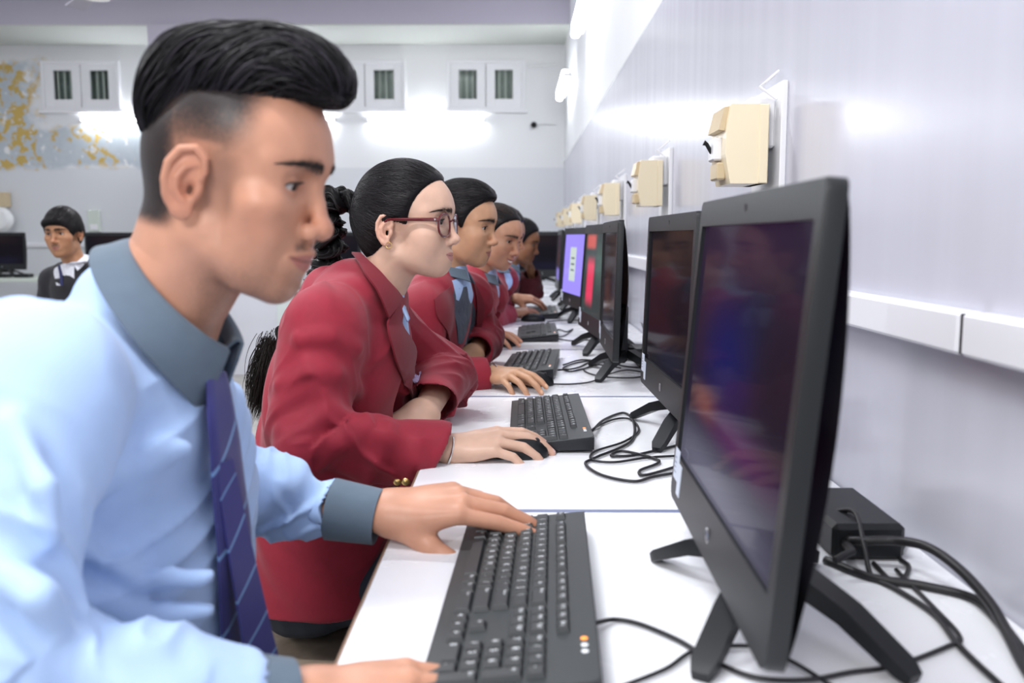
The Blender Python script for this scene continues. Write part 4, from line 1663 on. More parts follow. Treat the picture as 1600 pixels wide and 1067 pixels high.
# ------------------------------------------------------------------ hands
def hand_sculpt(S, wrist, f, u, side, fing, thumb, sc=1.0, arm=None):
    """f: direction wrist to knuckles, u: out of the back of the hand, side +1 left hand / -1 right hand (thumb side)
    fing: four (spread, bend at knuckle, middle joint, tip) in degrees; thumb: (direction in hand axes, bend)"""
    w = np.array(wrist, float)
    f = unit(f)
    u = unit(np.array(u, float) - f * np.dot(u, f))
    l = np.cross(u, f) * (1 if side < 0 else -1)     # towards the thumb
    W = lambda a, b, c: w + (f * a + l * b + u * c) * sc
    tips = []
    mcp = [(.089, .0275, .001), (.093, .0085, .003), (.088, -.0105, .001), (.079, -.0275, -.004)]
    bas = [(.012, .014, .0), (.012, .006, .001), (.012, -.004, .001), (.012, -.013, -.001)]
    for (m, b) in zip(mcp, bas):
        S.u(path([W(*b), W(m[0] * .6, m[1] * .85, m[2]), W(*m)], [.0150 * sc, .0128 * sc, .0104 * sc]), .012 * sc)
    S.u(ell(W(.050, .002, -.004), A(.040, .033, .0125) * sc, np.stack([f, l, u], 1)), .012)
    # thumb
    td, tb = thumb
    td = unit(td)
    dw = f * td[0] + l * td[1] + u * td[2]
    c0 = W(.018, .016, -.006)
    p1 = c0 + dw * .044 * sc
    ax = unit(np.cross(dw, u * .25 - l * .0 + f * .0 + np.cross(dw, f)))
    # thumb flexes towards the fingers
    tgt = unit(f * 1.0 - l * .35 - u * .15)
    def bend(d, ang):
        q = tgt - d * np.dot(tgt, d)
        q = unit(q)
        return unit(d * math.cos(ang) + q * math.sin(ang))
    d2 = bend(dw, math.radians(tb[0])); p2 = p1 + d2 * .033 * sc
    d3 = bend(d2, math.radians(tb[1])); p3 = p2 + d3 * .026 * sc
    S.u(path([W(.012, .008, -.004), c0, p1], [.013 * sc, .0148 * sc, .0122 * sc]), .014 * sc)
    if arm is not None:
        S.u(path([w + f * .006, (np.array(arm) + w) / 2, arm], [.0235 * sc, .028 * sc, .034 * sc], (u, .76)), .02)
    S.u(path([p1, p2, p3], [.0112 * sc, .0097 * sc, .0080 * sc]), .006 * sc)
    tips.append((p3, d3, unit(np.cross(d3, np.cross(u * .6 + l * .8, d3)))))
    lens = [(.043, .025, .021), (.047, .029, .022), (.043, .027, .022), (.033, .020, .019)]
    rads = [(.0094, .0086, .0077, .0064), (.0096, .0087, .0078, .0065), (.0092, .0083, .0074, .0062), (.0082, .0073, .0066, .0056)]
    for m, L, r, q in zip(mcp, lens, rads, fing):
        sp, b1, b2, b3 = [math.radians(x) for x in q]
        p = W(*m)
        d0 = f * math.cos(sp) + l * math.sin(sp)
        pts = [p]
        a = 0
        for ln, bb in zip(L, (b1, b2, b3)):
            a += bb
            d = d0 * math.cos(a) - u * math.sin(a)
            p = p + d * ln * sc
            pts.append(p)
        S.u(path(pts, [x * sc for x in r]), .0035 * sc)
        tips.append((p, d, unit(u * math.cos(a) + d0 * math.sin(a))))
    return tips


def hand_colors(V, base, tips, sc=1.0, nail=(.62, .40, .34), red=(1.08, .88, .86)):
    C = np.tile(np.array(base), (len(V), 1)) * (1 + .05 * noise(V * 70))[:, None]
    for (p, d, n) in tips:
        dd = np.sqrt(((V - p) ** 2).sum(1))
        w = .5 * np.exp(-(dd / (.016 * sc)) ** 2)
        C = C * (1 - w[:, None]) + C * np.array(red) * w[:, None]
        q = V - (p + n * .0062 * sc + d * .0004)
        a, b = q @ d, q @ n
        c = q @ np.cross(d, n)
        r = np.sqrt((a / .0062) ** 2 + (c / .0048) ** 2) / sc
        w = sstep(1.05, .9, r) * (b > -.0035 * sc)
        C = C * (1 - w[:, None]) + np.array(nail) * w[:, None]
    return np.clip(C, 0, 1)


def make_hand(wrist, f, u, side, fing, thumb, skin, sc=1.0, arm=None, res=.0016, nail=(.62, .40, .34)):
    S = Sculpt()
    tips = hand_sculpt(S, wrist, f, u, side, fing, thumb, sc, arm)
    pts = [np.array(wrist, float)] + [t[0] for t in tips] + ([np.array(arm, float)] if arm is not None else [])
    pts += [np.array(wrist, float) + unit(f) * .09]
    lo, hi = np.min(pts, 0) - .045, np.max(pts, 0) + .045
    V, Q = S.mesh(lo, hi, res, 2)
    return V, Q, hand_colors(V, skin, tips, sc, nail)


# ------------------------------------------------------------------ cloth
def along(V, pts):
    """arc length, angle and distance of points relative to a polyline"""
    pts = [np.array(q, float) for q in pts]
    best = np.full(len(V), 9.0)
    S_, Th = np.zeros(len(V)), np.zeros(len(V))
    s0 = 0
    for a, b in zip(pts[:-1], pts[1:]):
        ab = b - a
        L = np.linalg.norm(ab)
        t = np.clip(((V - a) @ ab) / L ** 2, 0, 1)
        q = V - a - t[:, None] * ab
        d = np.sqrt((q * q).sum(1))
        dr = ab / L
        x = unit(np.cross(dr, A(.2, .1, 1.0)))
        y = np.cross(dr, x)
        m = d < best
        best = np.where(m, d, best)
        S_ = np.where(m, s0 + t * L, S_)
        Th = np.where(m, np.arctan2(q @ y, q @ x), Th)
        s0 += L
    return S_, Th, best


def sleeve_folds(V, N, pts, amp, freq=20, seed=0.0, rmax=.11, power=1.0, elbow=True):
    s, th, d = along(V, pts)
    L1 = np.linalg.norm(np.array(pts[1]) - np.array(pts[0]))
    n = noise(np.stack([s * freq + 1.1 * np.sin(th + seed), np.cos(th) * .7 + seed, np.sin(th) * .7 - seed], 1))
    n2 = noise(np.stack([s * freq * 2.1 + 1.6 * np.cos(th * 1 + seed), np.cos(th) * .9 + 5 + seed, np.sin(th) * .9], 1))
    r = 1.5 * n + .55 * (1 - 2.6 * np.abs(n2))
    w = sstep(rmax, rmax * .75, d)
    LT = L1 + np.linalg.norm(np.array(pts[2]) - np.array(pts[1]))
    w = w * (1 - sstep(LT - .11, LT - .06, s))
    if elbow: w = w * (.35 + .65 * np.exp(-((s - L1) / .13) ** 2) + .25 * sstep(L1 + .08, L1 + .2, s))
    return V + N * (amp * r * w)[:, None]


def torso_folds(V, N, amp, fx=5, fz=17, skew=7, seed=0.0, w=1.0):
    q = np.stack([V[:, 0] * fx + seed, V[:, 1] * fx, V[:, 2] * fz + V[:, 0] * skew + 1.5 * np.sin(V[:, 1] * 9 + seed)], 1)
    r = 1.5 * noise(q) + .6 * (1 - 2.6 * np.abs(noise(q * A(1, 1, 1.7) + 3)))
    return V + N * (amp * r * w)[:, None]


def shell_strip(rows, th=.0022):
    """grid of points (list of rows) thickened into a closed sheet"""
    R = np.array(rows, float)
    m, n, _ = R.shape
    du = np.gradient(R, axis=1)
    dv = np.gradient(R, axis=0)
    N = np.cross(du, dv)
    N /= np.linalg.norm(N, axis=2, keepdims=True) + 1e-12
    V = np.concatenate([(R + N * th / 2).reshape(-1, 3), (R - N * th / 2).reshape(-1, 3)])
    F = []
    o = m * n
    for i in range(m - 1):
        for j in range(n - 1):
            k = i * n + j
            F.append((k, k + 1, k + n + 1, k + n))
            F.append((o + k, o + k + n, o + k + n + 1, o + k + 1))
    for j in range(n - 1):
        F.append((j, o + j, o + j + 1, j + 1))
        k = (m - 1) * n + j
        F.append((k, k + 1, o + k + 1, o + k))
    for i in range(m - 1):
        k = i * n
        F.append((k, k + n, o + k + n, o + k))
        k = i * n + n - 1
        F.append((k, o + k, o + k + n, k + n))
    return V, np.array(F)


def collar(center, axis, fwd, r, hb, flap, spread=150, droop=1.0, drop=.0, rf=None, nose=.0):
    """turned-down collar round a neck: axis up the neck, fwd to its front; returns strip rows"""
    ax = unit(axis)
    fw = unit(np.array(fwd) - ax * np.dot(fwd, ax))
    lt = np.cross(ax, fw)
    rows = []
    prof = [(0, 0, 0), (.25, .0, .45), (.5, .001, .85), (.62, .003, 1.0), (.72, .0065, .98), (.85, .012, .6), (.93, .0165, .2), (1.0, .020, -.15)]
    for (_, ro, hh) in prof + [(1.1, .024, -.6)]:
        row = []
        for a in np.linspace(-spread, spread, 49):
            t = math.radians(a)          # 0 at the nape
            k = abs(a) / spread
            d = -fw * math.cos(t) + lt * math.sin(t)
            rr = r * (1 + .10 * math.cos(t) ** 2) + ro * (1 + .25 * k)
            hgt = hb * (1 - .35 * k) * max(hh, 0)
            if hh < .999 and ro > .004:
                fl = flap * (1 + droop * k ** 3)
                tt = {.98: 0, .6: .3, .2: .6, -.15: .8, -.6: 1.0}[hh]
                hgt = hb * (1 - .35 * k) * .98 - fl * tt
                rr += .006 * tt * k ** 2
            row.append(np.array(center) + d * rr + ax * hgt - ax * drop * k ** 2 + fw * nose * k ** 3)
        rows.append(row)
    return rows


def plate_row(c, fw, lt, n=16, w=.03): pass
# ================================================================== THE PEOPLE
M['shirt'] = mat('light blue shirt cotton', (.41, .57, .86), .75, weave=(700, .12), bump=(90, .08, .001), var=(30, .03), sheen=.15)
M['slate'] = mat('slate grey collar cloth', (.105, .145, .19), .8, weave=(800, .12), var=(40, .05), sheen=.1)
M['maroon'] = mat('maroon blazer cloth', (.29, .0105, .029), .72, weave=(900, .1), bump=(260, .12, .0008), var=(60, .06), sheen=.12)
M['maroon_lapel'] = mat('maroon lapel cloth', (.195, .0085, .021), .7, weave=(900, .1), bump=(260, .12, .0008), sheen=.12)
M['navy'] = mat('dark jacket cloth', (.010, .010, .014), .75, sheen=.1)
M['trouser'] = mat('grey trouser cloth', (.10, .125, .16), .85, weave=(700, .1))
M['dark_trouser'] = mat('dark grey cloth', (.03, .038, .055), .85)
M['gold'] = mat('gold buttons', (.75, .52, .20), .28, metal=1)
M['bangle'] = mat('pale metal bangle', (.75, .72, .68), .25, metal=1)
M['white_cloth'] = mat('white checked shirt cloth', (.70, .71, .78), .8, var=(60, .12))


def tie_mat():
    m, nt, b = _nt('violet tie with pale diagonal stripes')
    L = nt.links.new
    at = node(nt, 'ShaderNodeAttribute', attribute_name='Col')
    sp = node(nt, 'ShaderNodeSeparateColor')
    L(at.outputs['Color'], sp.inputs[0])
    s = node(nt, 'ShaderNodeMath', operation='MULTIPLY_ADD', i_1=.55)
    L(sp.outputs[1], s.inputs[0]); L(sp.outputs[0], s.inputs[2])
    f = node(nt, 'ShaderNodeMath', operation='FRACT')
    L(s.outputs[0], f.inputs[0])
    g = node(nt, 'ShaderNodeMath', operation='LESS_THAN', i_1=.055)
    L(f.outputs[0], g.inputs[0])
    mx = node(nt, 'ShaderNodeMix', data_type='RGBA')
    mx.inputs[6].default_value = (.026, .026, .17, 1)
    mx.inputs[7].default_value = (.16, .30, .55, 1)
    L(g.outputs[0], mx.inputs[0])
    L(mx.outputs[2], b.inputs['Base Color'])
    b.inputs['Roughness'].default_value = .5
    b.inputs['Sheen Weight'].default_value = .2
    return m


M['tie'] = tie_mat()


def cuff_tube(pts, r0, r1, m, name, parent, th=.003, flat=None, n=36, wob=0):
    """open cloth tube from pts[0] to pts[1] with thickness"""
    a, b = np.array(pts[0], float), np.array(pts[1], float)
    d = unit(b - a)
    up = A(0, 0, 1)
    x = unit(np.cross(d, up)); y = np.cross(x, d)
    L = np.linalg.norm(b - a)
    rows = []
    for (t, r) in ((0, r0 - .006), (0.0, r0), (.25, r0 + (r1 - r0) * .25), (.5, (r0 + r1) / 2), (.8, r0 + (r1 - r0) * .8), (1, r1), (1.0, r1 - th), (.7, r1 - th * 1.6), (.2, r1 - th * 2.5)):
        rows.append([a + d * (t * L) + (x * math.cos(q) + y * (flat or 1) * math.sin(q)) * (r + wob * math.sin(3 * q)) for q in np.linspace(0, 2 * math.pi, n, endpoint=False)])
    V = np.array(rows).reshape(-1, 3)
    F = [(i * n + j, i * n + (j + 1) % n, (i + 1) * n + (j + 1) % n, (i + 1) * n + j) for i in range(len(rows) - 1) for j in range(n)]
    return mesh_obj(name, V, np.array(F), m, parent, True, sharp=60)


# ---------------------------------------------------------------- the man in front
MAN_HAIR_LINE = lambda x, z: z - (.108 - .10 * np.clip((.02 - x) / .09, 0, 1) ** 1.3)


def man_paint(V, N, C):
    """clipped hair fading into skin on the sides, shadow of a moustache and jaw stubble"""
    x, y, z = V.T
    ay = np.abs(y)
    # side hair: dark under the parting, fading towards the ear and temple, dark down the nape
    f = sstep(.022 + .018 * sstep(0, .05, x), .098, z) ** .75
    f = f * sstep(.060, .018, x - .35 * (z - .1) * (z > .1))
    back = sstep(-.016, -.046, x) * sstep(-.045, -.025, z)
    f = np.maximum(f, .93 * back)
    f = f * (.90 + .20 * noise(V * 620))
    f = 1 - (1 - np.clip(f, 0, 1)) ** 2.6
    sb = sstep(.030, .006, np.abs(x - .017)) * sstep(-.030, -.005, z) * sstep(.06, .03, z) * sstep(.048, .062, ay) * .30
    f = np.maximum(f, sb)
    ear = (np.abs(x + .012) < .030) & (ay > .0715 + .0) & (z > -.03) & (z < .05) & (x < .012)
    earw = sstep(.0705, .0745, ay) * sstep(.034, .030, np.abs(x + .010)) * sstep(.052, .044, z)
    f = f * (1 - earw)
    f = np.clip(f, 0, .985)
    C = C * (1 - f[:, None]) + np.array((.014, .012, .013)) * f[:, None]
    # moustache and stubble hair
    ul = A(.0965, 0, -.0405)
    mo = np.exp(-((z + .0315 + .13 * ay) / .0042) ** 2) * sstep(.026, .018, ay) * sstep(.082, .09, x) * (.25 + .55 * sstep(.003, .012, ay))
    jw = sstep(-.045, -.075, z - .35 * (x - .03) * (x < .03)) * sstep(-.02, .01, x) * .34
    ch = np.exp(-((V - A(.084, 0, -.066)) ** 2).sum(1) / .010 ** 2) * .35
    s = np.clip((mo + np.maximum(jw, ch)) * (.85 + .3 * noise(V * 500)), 0, .85)
    C = C * (1 - s[:, None]) + np.array((.05, .035, .03)) * s[:, None]
    return C


def build_man():
    skin = (.53, .268, .175)
    h = dict(skin=skin, lip=(.42, .15, .13), paint=man_paint, brow=1.2, ulip=(.1005, 0, -.0395), llip=(.0935, 0, -.0545), mouth_w=.0265, nose_s=1.16, hump=.002, lips_open=.0018, eye_open=.0040, eye_pitch=.12, ear=1.05, neck_r=.0565, jaw=.0)
    r = empty('person', (-.42, .88, 0), 'young man in a light blue shirt and violet tie typing in the foreground', 'person')
    H = Head(h, P(305, 302, .805), -10, 12, 0, -1, .97, .875, 1.06)
    nb = P(258, 462, .885)
    nb2 = P(238, 515, .895)
    head = H.build_skin([H.w1(-.035, 0, -.075), nb, nb2], .0014)
    H.eyes(r, A(1, .02, -.22))
    # ---- joints
    shR, shL = A(-.385, .700, 1.015), A(-.435, 1.06, 1.015)
    elR, elL = A(-.375, .600, .815), A(-.40, 1.12, .815)
    wrR, wrL = P(455, 1098, .70), P(596, 808, 1.105)
    # ---- hands
    fL = unit(A(1, -.10, .18))
    handL = make_hand(wrL + A(0, 0, .006), A(1, -.02, .16), A(-.16, -.36, 1), 1,
                      [(5, 20, 8, 4), (3, 22, 16, 8), (-2, 26, 24, 14), (-7, 30, 30, 18)], (A(.80, .52, -.48), (4, 2)), skin, 1.14, elL, .0015, nail=(.70, .46, .40))
    handR = make_hand(wrR, A(1, .10, .06), A(-.05, -.1, 1), -1,
                      [(4, 18, 22, 14), (1, 18, 26, 16), (-3, 20, 28, 18), (-8, 24, 30, 18)], (A(.7, .62, -.35), (10, 10)), skin, 1.05, elR, .0018)
    S = Sculpt()
    S.u(loft([A(-.45, .88, .60), A(-.43, .88, .80), A(-.415, .88, .92)], [.10, .10, .08], [.15, .14, .12], (1, 0, 0), (0, 1, 0)))
    for a, b, c in ((shR, elR, wrR), (shL, elL, wrL)): S.u(path([a, b], [.04, .035]), .02)
    core = S.mesh(A(-.62, .5, .45), A(-.2, 1.25, 1.12), .008, 1)
    body = join([head, handL, handR, (*core, np.tile(skin, (len(core[0]), 1)))])
    mesh_obj('body', body[0], body[1], M['skin'], r, True, col=body[2])
    # ---- hair: undercut with a long top swept up and forward
    HS = Sculpt()
    HS.u(ell((-.005, 0, .113), (.082, .064, .048)), .01)
    HS.u(ell((-.060, 0, .078), (.036, .061, .058)), .02)
    HS.u(ell((.045, 0, .135), (.052, .052, .030), rotm(0, .12, 0)), .02)
    HS.u(ell((.078, 0, .129), (.030, .044, .0215), rotm(0, .30, 0)), .018)
    HS.s(ell((.082, 0, .068), (.060, .095, .040), rotm(0, .14, 0)), .012)
    HS.s(ell((.012, -.085, .055), (.075, .038, .045), rotm(0, .25, 0)), .015)
    HS.s(ell((.012, .085, .055), (.075, .038, .045), rotm(0, .25, 0)), .015)
    Vh, Qh = HS.mesh(A(-.12, -.09, .0), A(.13, .09, .19), .0025, 2)
    Ch = np.tile((.007, .006, .007), (len(Vh), 1))
    roots = surf_points(Vh, Qh, 2600, lambda c: (c[:, 2] > .03), 2)
    def flow(p, k):
        x, y, z = p.T
        f = np.stack([.75 + 0 * x, -.25 * y / .07, .25 - 9 * (x - .02)], 1)
        side = sstep(.03, .06, np.abs(y))
        f2 = np.stack([.62 + 0 * x, 0 * y, .85 - 14 * np.clip(x, 0, .1)], 1)
        b = sstep(-.04, -.075, x)
        f3 = np.stack([.25 + 0 * x, 0 * y, 1.0 + 0 * x], 1)
        o = f * (1 - side)[:, None] + f2 * side[:, None]
        return o * (1 - b)[:, None] + f3 * b[:, None]
    T = strands(H, roots, flow, 18, .0055, .001, .0070, .28, 4, surf=HS)
    Vs, Qs = tubes_np(T, np.random.RandomState(1).uniform(.0006, .0016, len(T)))
    sh = np.random.RandomState(8).rand(len(T))
    Cs = np.repeat(np.array((.004, .0035, .004)) + sh[:, None] ** 3 * np.array((.030, .027, .036)), T.shape[1] * 4, 0)
    Vq, Qq, Cq = join([(Vh, Qh, Ch), (Vs, Qs, Cs)])
    mesh_obj('hair', H.w(Vq), Qq, M['hair'], r, True, col=Cq)
    # ---- shirt
    S = Sculpt()
    fw, lt = unit(A(1, -.17, 0)), unit(A(.17, 1, 0))
    S.u(loft([A(-.455, .885, .50), A(-.44, .885, .70), A(-.425, .885, .85), A(-.415, .885, .93), A(-.40, .885, .975)],
             [.128, .132, .128, .118, .080], [.175, .168, .170, .175, .140], fw, lt), .01)
    ST = Sculpt()
    ST.p = list(S.p)
    S.u(path([A(-.41, .885, .99), P(196, 480, .885)], [.09, .050]), .035)
    for sh_, mid in ((shR, A(-.405, .795, 1.012)), (shL, A(-.42, .97, 1.012))):
        S.u(path([mid, sh_ + A(0, 0, .0)], [.042, .060]), .05)
    S.u(path([shR, (shR + elR) / 2 + A(-.01, -.02, 0), elR], [.068, .066, .060]), .03)
    S.u(path([elR, elR * .45 + wrR * .55, wrR - unit(wrR - elR) * .05], [.060, .052, .043]), .02)
    S.u(path([shL, (shL + elL) / 2, elL], [.066, .062, .058]), .03)
    S.u(path([elL, elL * .5 + wrL * .5, wrL - unit(wrL - elL) * .062], [.056, .048, .037]), .02)
    # folds
    def fold(pts, rr, k=.016): S.u(path([np.array(q) for q in pts], rr), k)
    for q, rr in (([P(128, 770, .72), P(190, 720, .76), P(290, 700, .80)], [.010, .012, .004]),
                  ([P(120, 850, .72), P(220, 905, .76), P(320, 900, .78)], [.006, .011, .006]),
                  ([P(115, 930, .72), P(230, 965, .76), P(325, 955, .78)], [.008, .012, .006]),
                  ([P(112, 1010, .73), P(220, 1020, .76)], [.008, .012]),
                  ([P(20, 660, .62), P(70, 760, .60), P(80, 850, .60)], [.006, .010, .004]),
                  ([P(5, 880, .58), P(60, 930, .57), P(105, 1000, .60)], [.006, .012, .006])):
        fold(q, rr)
    for a, b in ((elR, wrR), (elL, wrL)):      # sleeve ends
        d = unit(b - a)
        S.s(path([b - d * .055, b + d * .08], [.036, .036]), .004)
    V, Q = S.mesh(A(-.64, .44, .40), A(-.08, 1.24, 1.16), .0036, 2)
    N = vnormals(V, Q)
    V = sleeve_folds(V, N, [shR, elR, wrR], .0075, 17, 1.0, .10)
    V = sleeve_folds(V, N, [shL, elL, wrL], .0068, 22, 2.0, .09)
    tw = sstep(.60, .66, V[:, 1]) * sstep(1.05, .98, V[:, 2])
    V = torso_folds(V, N, .0062, 3, 20, -12, .7, tw * sstep(.075, .11, along(V, [shR, elR, wrR])[2]))
    shirt = mesh_obj('shirt', V, Q, M['shirt'], r, True)
    # cuffs
    for (a, b, n0) in ((elL, wrL, .062), (elR, wrR, .06)):
        d = unit(b - a)
        cuff_tube([b - d * (n0 + .004), b - d * .004], .0395, .0355, M['slate'], 'cuff', shirt, wob=.0006)
    # collar: stand and turned-down flap
    top = H.w1(-.035, 0, -.07)
    ax = unit(top - nb)
    rows = collar(P(270, 476, .885), A(.72, 0, .69), A(.69, .04, -.72), .058, .022, .030, 160, 1.0, .0, nose=.006)
    V, F = shell_strip(rows, .0028)
    mesh_obj('collar', V, F, M['slate'], shirt, True, sharp=60)
    # tie: broad blade, narrow blade behind it and the knot
    def laid(cl, wid, name, parent, lift):
        """strip laid on the shirt front along a centre line"""
        c = []
        for x, y in cl:
            q = surf_hit(ST, P(x, y, .45), P(x, y, .45) - CAM)
            c.append(q if q is not None else c[-1] + A(0, 0, -.05))
        c = spline(c, 8)
        w_ = np.interp(np.linspace(0, 1, len(c)), np.linspace(0, 1, len(wid)), wid)
        ts = np.linspace(-.5, .5, 9)
        R = np.array([c + lt * (t * w_)[:, None] for t in ts])
        q = R.reshape(-1, 3)
        for _ in range(8):
            v = ST.ev(q)
            q = q - ST.grad(q, .002) * np.clip(v - lift, -.05, .05)[:, None] * .8
        R = q.reshape(R.shape)
        for _ in range(2): R[:, 1:-1] = (R[:, :-2] + 2 * R[:, 1:-1] + R[:, 2:]) / 4
        R[1:-1] += ST.grad(R[1:-1].reshape(-1, 3), .002).reshape(R[1:-1].shape) * .002
        ss = np.concatenate([[0], np.cumsum(np.linalg.norm(np.diff(c, axis=0), axis=1))])
        col = [(ss[k] / .085, t + .5, 0) for t in ts for k in range(len(c))]
        V, F = shell_strip(R, .003)
        return mesh_obj(name, V, F, M['tie'], parent, True, col=np.array(col + col), sharp=60)
    tie = laid([(316, 596), (323, 650), (332, 720), (341, 800), (347, 880), (351, 960), (352, 1050), (352, 1120)], [.036, .046, .054, .062, .068, .072, .075, .07], 'tie', r, .016)
    c = spline([P(350, 720, .842), P(358, 770, .846), P(372, 845, .852), P(387, 920, .858), P(401, 990, .862), P(412, 1042, .865)], 8)
    w_ = np.linspace(.022, .046, len(c))
    V, F = shell_strip([c + unit(lt + A(.25, 0, 0)) * (t * w_)[:, None] for t in np.linspace(-.5, .5, 7)], .003)
    mesh_obj('tie_tail', V, F, M['tie'], tie, True, col=np.array([(k * .12, t, 0) for t in np.linspace(0, 1, 7) for k in range(len(c))] * 2), sharp=60)
    kn = surf_hit(ST, P(315, 582, .45), P(315, 582, .45) - CAM)
    kn = kn + ST.grad(kn[None])[0] * .006
    S2 = Sculpt()
    S2.u(path([kn + A(-.006, 0, .012), kn + A(.004, 0, -.014)], [.020, .014], (ST.grad(kn[None])[0], .6)), .01)
    V, Q = S2.mesh(kn - .04, kn + .04, .002, 1)
    mesh_obj('tie_knot', V, Q, M['tie'], tie, True, col=np.stack([V[:, 2] * 9 + .4, V[:, 1] * 9, 0 * V[:, 0]], 1))
    # trousers
    S = Sculpt()
    for y in (.79, .99):
        S.u(path([A(-.44, y, .52), A(-.02, y + (.02 if y > .9 else -.02), .555)], [.098, .078]), .03)
        S.u(path([A(-.02, y, .55), A(.02, y, .08)], [.075, .055]), .02)
    S.u(ell(A(-.45, .885, .52), (.14, .185, .12)), .04)
    V, Q = S.mesh(A(-.62, .66, .03), A(.12, 1.12, .68), .006, 1)
    N = vnormals(V, Q)
    V = torso_folds(V, N, .004, 12, 9, 5, 3.3)
    mesh_obj('trousers', V, Q, M['trouser'], r, True)
    S = Sculpt()
    for y in (.79, .99): S.u(path([A(.0, y, .04), A(.14, y, .03)], [.04, .03]), .01)
    V, Q = S.mesh(A(-.08, .68, -.0), A(.2, 1.1, .12), .005, 1)
    mesh_obj('shoes', V, Q, M['black_plastic'], r, True)
    stool(A(-.46, .885, 0), .40, 'plain wooden stool under the man in the blue shirt')


def stool(c, h, label, rx=.19):
    r = empty('stool', c, label, 'stool', 'stools at the white desks')
    wood = M.setdefault('wood', mat('worn wood', (.34, .27, .20), .6, var=(20, .2)))
    fr = M.setdefault('stool_frame', mat('green grey tube', (.20, .23, .21), .45))
    MB().box(c + A(-rx, -.2, h - .025), c + A(rx, .2, h), .006).build('seat', wood, r)
    for sx in (-1, 1):
        for sy in (-1, 1):
            MB().box(c + A(sx * (rx - .03) - .016, sy * .17 - .016, 0), c + A(sx * (rx - .03) + .016, sy * .17 + .016, h - .025), .003).build('leg', fr, r)
    for sx in (-1, 1):
        MB().box(c + A(sx * (rx - .03) - .01, -.155, .16), c + A(sx * (rx - .03) + .01, .155, .19), .003).build('stretcher', fr, r)


# ---------------------------------------------------------------- blazers
def blazer(r, J, m, folds=True, res=.004, hem=.44, seed=0.0, cuffr=.05, lean=None):
    """J: joints dict; torso loft J['spine'] = (points, half depths, half widths)"""
    S = Sculpt()
    fw, lt = unit(J['fw']), unit(np.cross(A(0, 0, 1), J['fw']))
    pts, a, b = J['spine']
    S.u(loft(pts, a, b, fw, lt), .01)
    S.u(path(J['yoke'], J.get('yoke_r', [.075, .058])), .05)
    for s in ('R', 'L'):
        sh, el, wr = J['sh' + s], J['el' + s], J['wr' + s]
        S.u(path([J['yoke'][-1] * .35 + sh * .65 + A(0, 0, .010), sh], [.046, .060]), .05)
        S.u(path([sh, sh * .5 + el * .5 + A(-.008, 0, 0), el], [.070, .066, .062]), .03)
        e2 = wr - unit(wr - el) * J.get('cuff_back' + s, J.get('cuff_back', .03))
        S.u(path([el, el * .5 + e2 * .5, e2], [.062, .057, cuffr]), .022)
    # front opening: a V down the chest
    for q in J.get('vee', ()): S.s(q, .006)
    for s in ('R', 'L'):
        el, wr = J['el' + s], J['wr' + s]
        d = unit(wr - el)
        cut = J.get('cut' + s, d)
        e2 = wr - d * J.get('cuff_back' + s, J.get('cuff_back', .03))
        S.s(lambda p, c=e2, n=unit(cut): np.maximum(-((p - c) @ n), np.sqrt(((p - c) ** 2).sum(1)) - .115), .004)
        S.s(path([e2 - d * .05, e2 + d * .05], [cuffr - .010, cuffr - .007]), .004)
    S.i(half(A(0, 0, hem), A(0, 0, -1)), .004)
    new = []
    for px, rr in J.get('folds', ()):
        q = [surf_hit(S, P(x, y, J['foldY']), P(x, y, J['foldY']) - CAM) for x, y in px]
        q = [(h_ - S.grad(h_[None], .003)[0] * r_ * .55, r_) for h_, r_ in zip(q, rr) if h_ is not None]
        if len(q) > 1: new.append(path([a_ for a_, _ in q], [b_ for _, b_ in q]))
    for f_ in new: S.u(f_, .022)
    allp = np.array([J[k + s] for k in ('sh', 'el', 'wr') for s in 'RL'] + list(pts))
    lo, hi = allp.min(0) - .2, allp.max(0) + .2
    lo[2] = max(lo[2], hem - .03)
    V, Q = S.mesh(lo, hi, res, 2)
    N = vnormals(V, Q)
    if folds:
        for i, s in enumerate('RL'):
            V = sleeve_folds(V, N, [J['sh' + s], J['el' + s], J['wr' + s]], J.get('amp', .0062), J.get('freq', 13), seed + i * 2.3, .10)
        dR = along(V, [J['shR'], J['elR'], J['wrR']])[2]
        V = torso_folds(V, N, .0045, 3, 12, 8, seed, sstep(.07, .11, dR))
    return mesh_obj('blazer', V, Q, m, r, True), S


def lapel(parent, pts_in, pts_out, m, S=None, th=.003, lift=.004, name='lapel'):
    """cloth strip between an inner and an outer edge, laid just above the blazer surface"""
    if S is not None:
        def onto(p):
            q = surf_hit(S, CAM + (p - CAM) * .82, p - CAM)
            return q if q is not None and np.linalg.norm(q - p) < .2 else p
        pts_in, pts_out = [onto(p) for p in pts_in], [onto(p) for p in pts_out]
    a, b = spline(pts_in, 8), spline(pts_out, 8)
    n = min(len(a), len(b))
    a, b = a[:n], b[:n]
    rows = []
    for t in np.linspace(0, 1, 9):
        q = a * (1 - t) + b * t
        rows.append(q)
    R = np.array(rows)
    if S is not None:
        p = R.reshape(-1, 3)
        for _ in range(4):
            v = S.ev(p)
            p = p - S.grad(p, .002) * np.clip(v - lift, -.03, .03)[:, None] * .7
        R = p.reshape(R.shape)
    V, F = shell_strip(R, th)
    return mesh_obj(name, V, F, m, parent, True, sharp=60)


def button(parent, c, n, r=.008, m=None):
    n = unit(n)
    return MB().lathe([(r * .6, -.002), (r, 0), (r * .95, .0025), (r * .55, .0042), (0.0003, .0046)], c, n, 20).build('button', m or M['gold'], parent, True, 60)


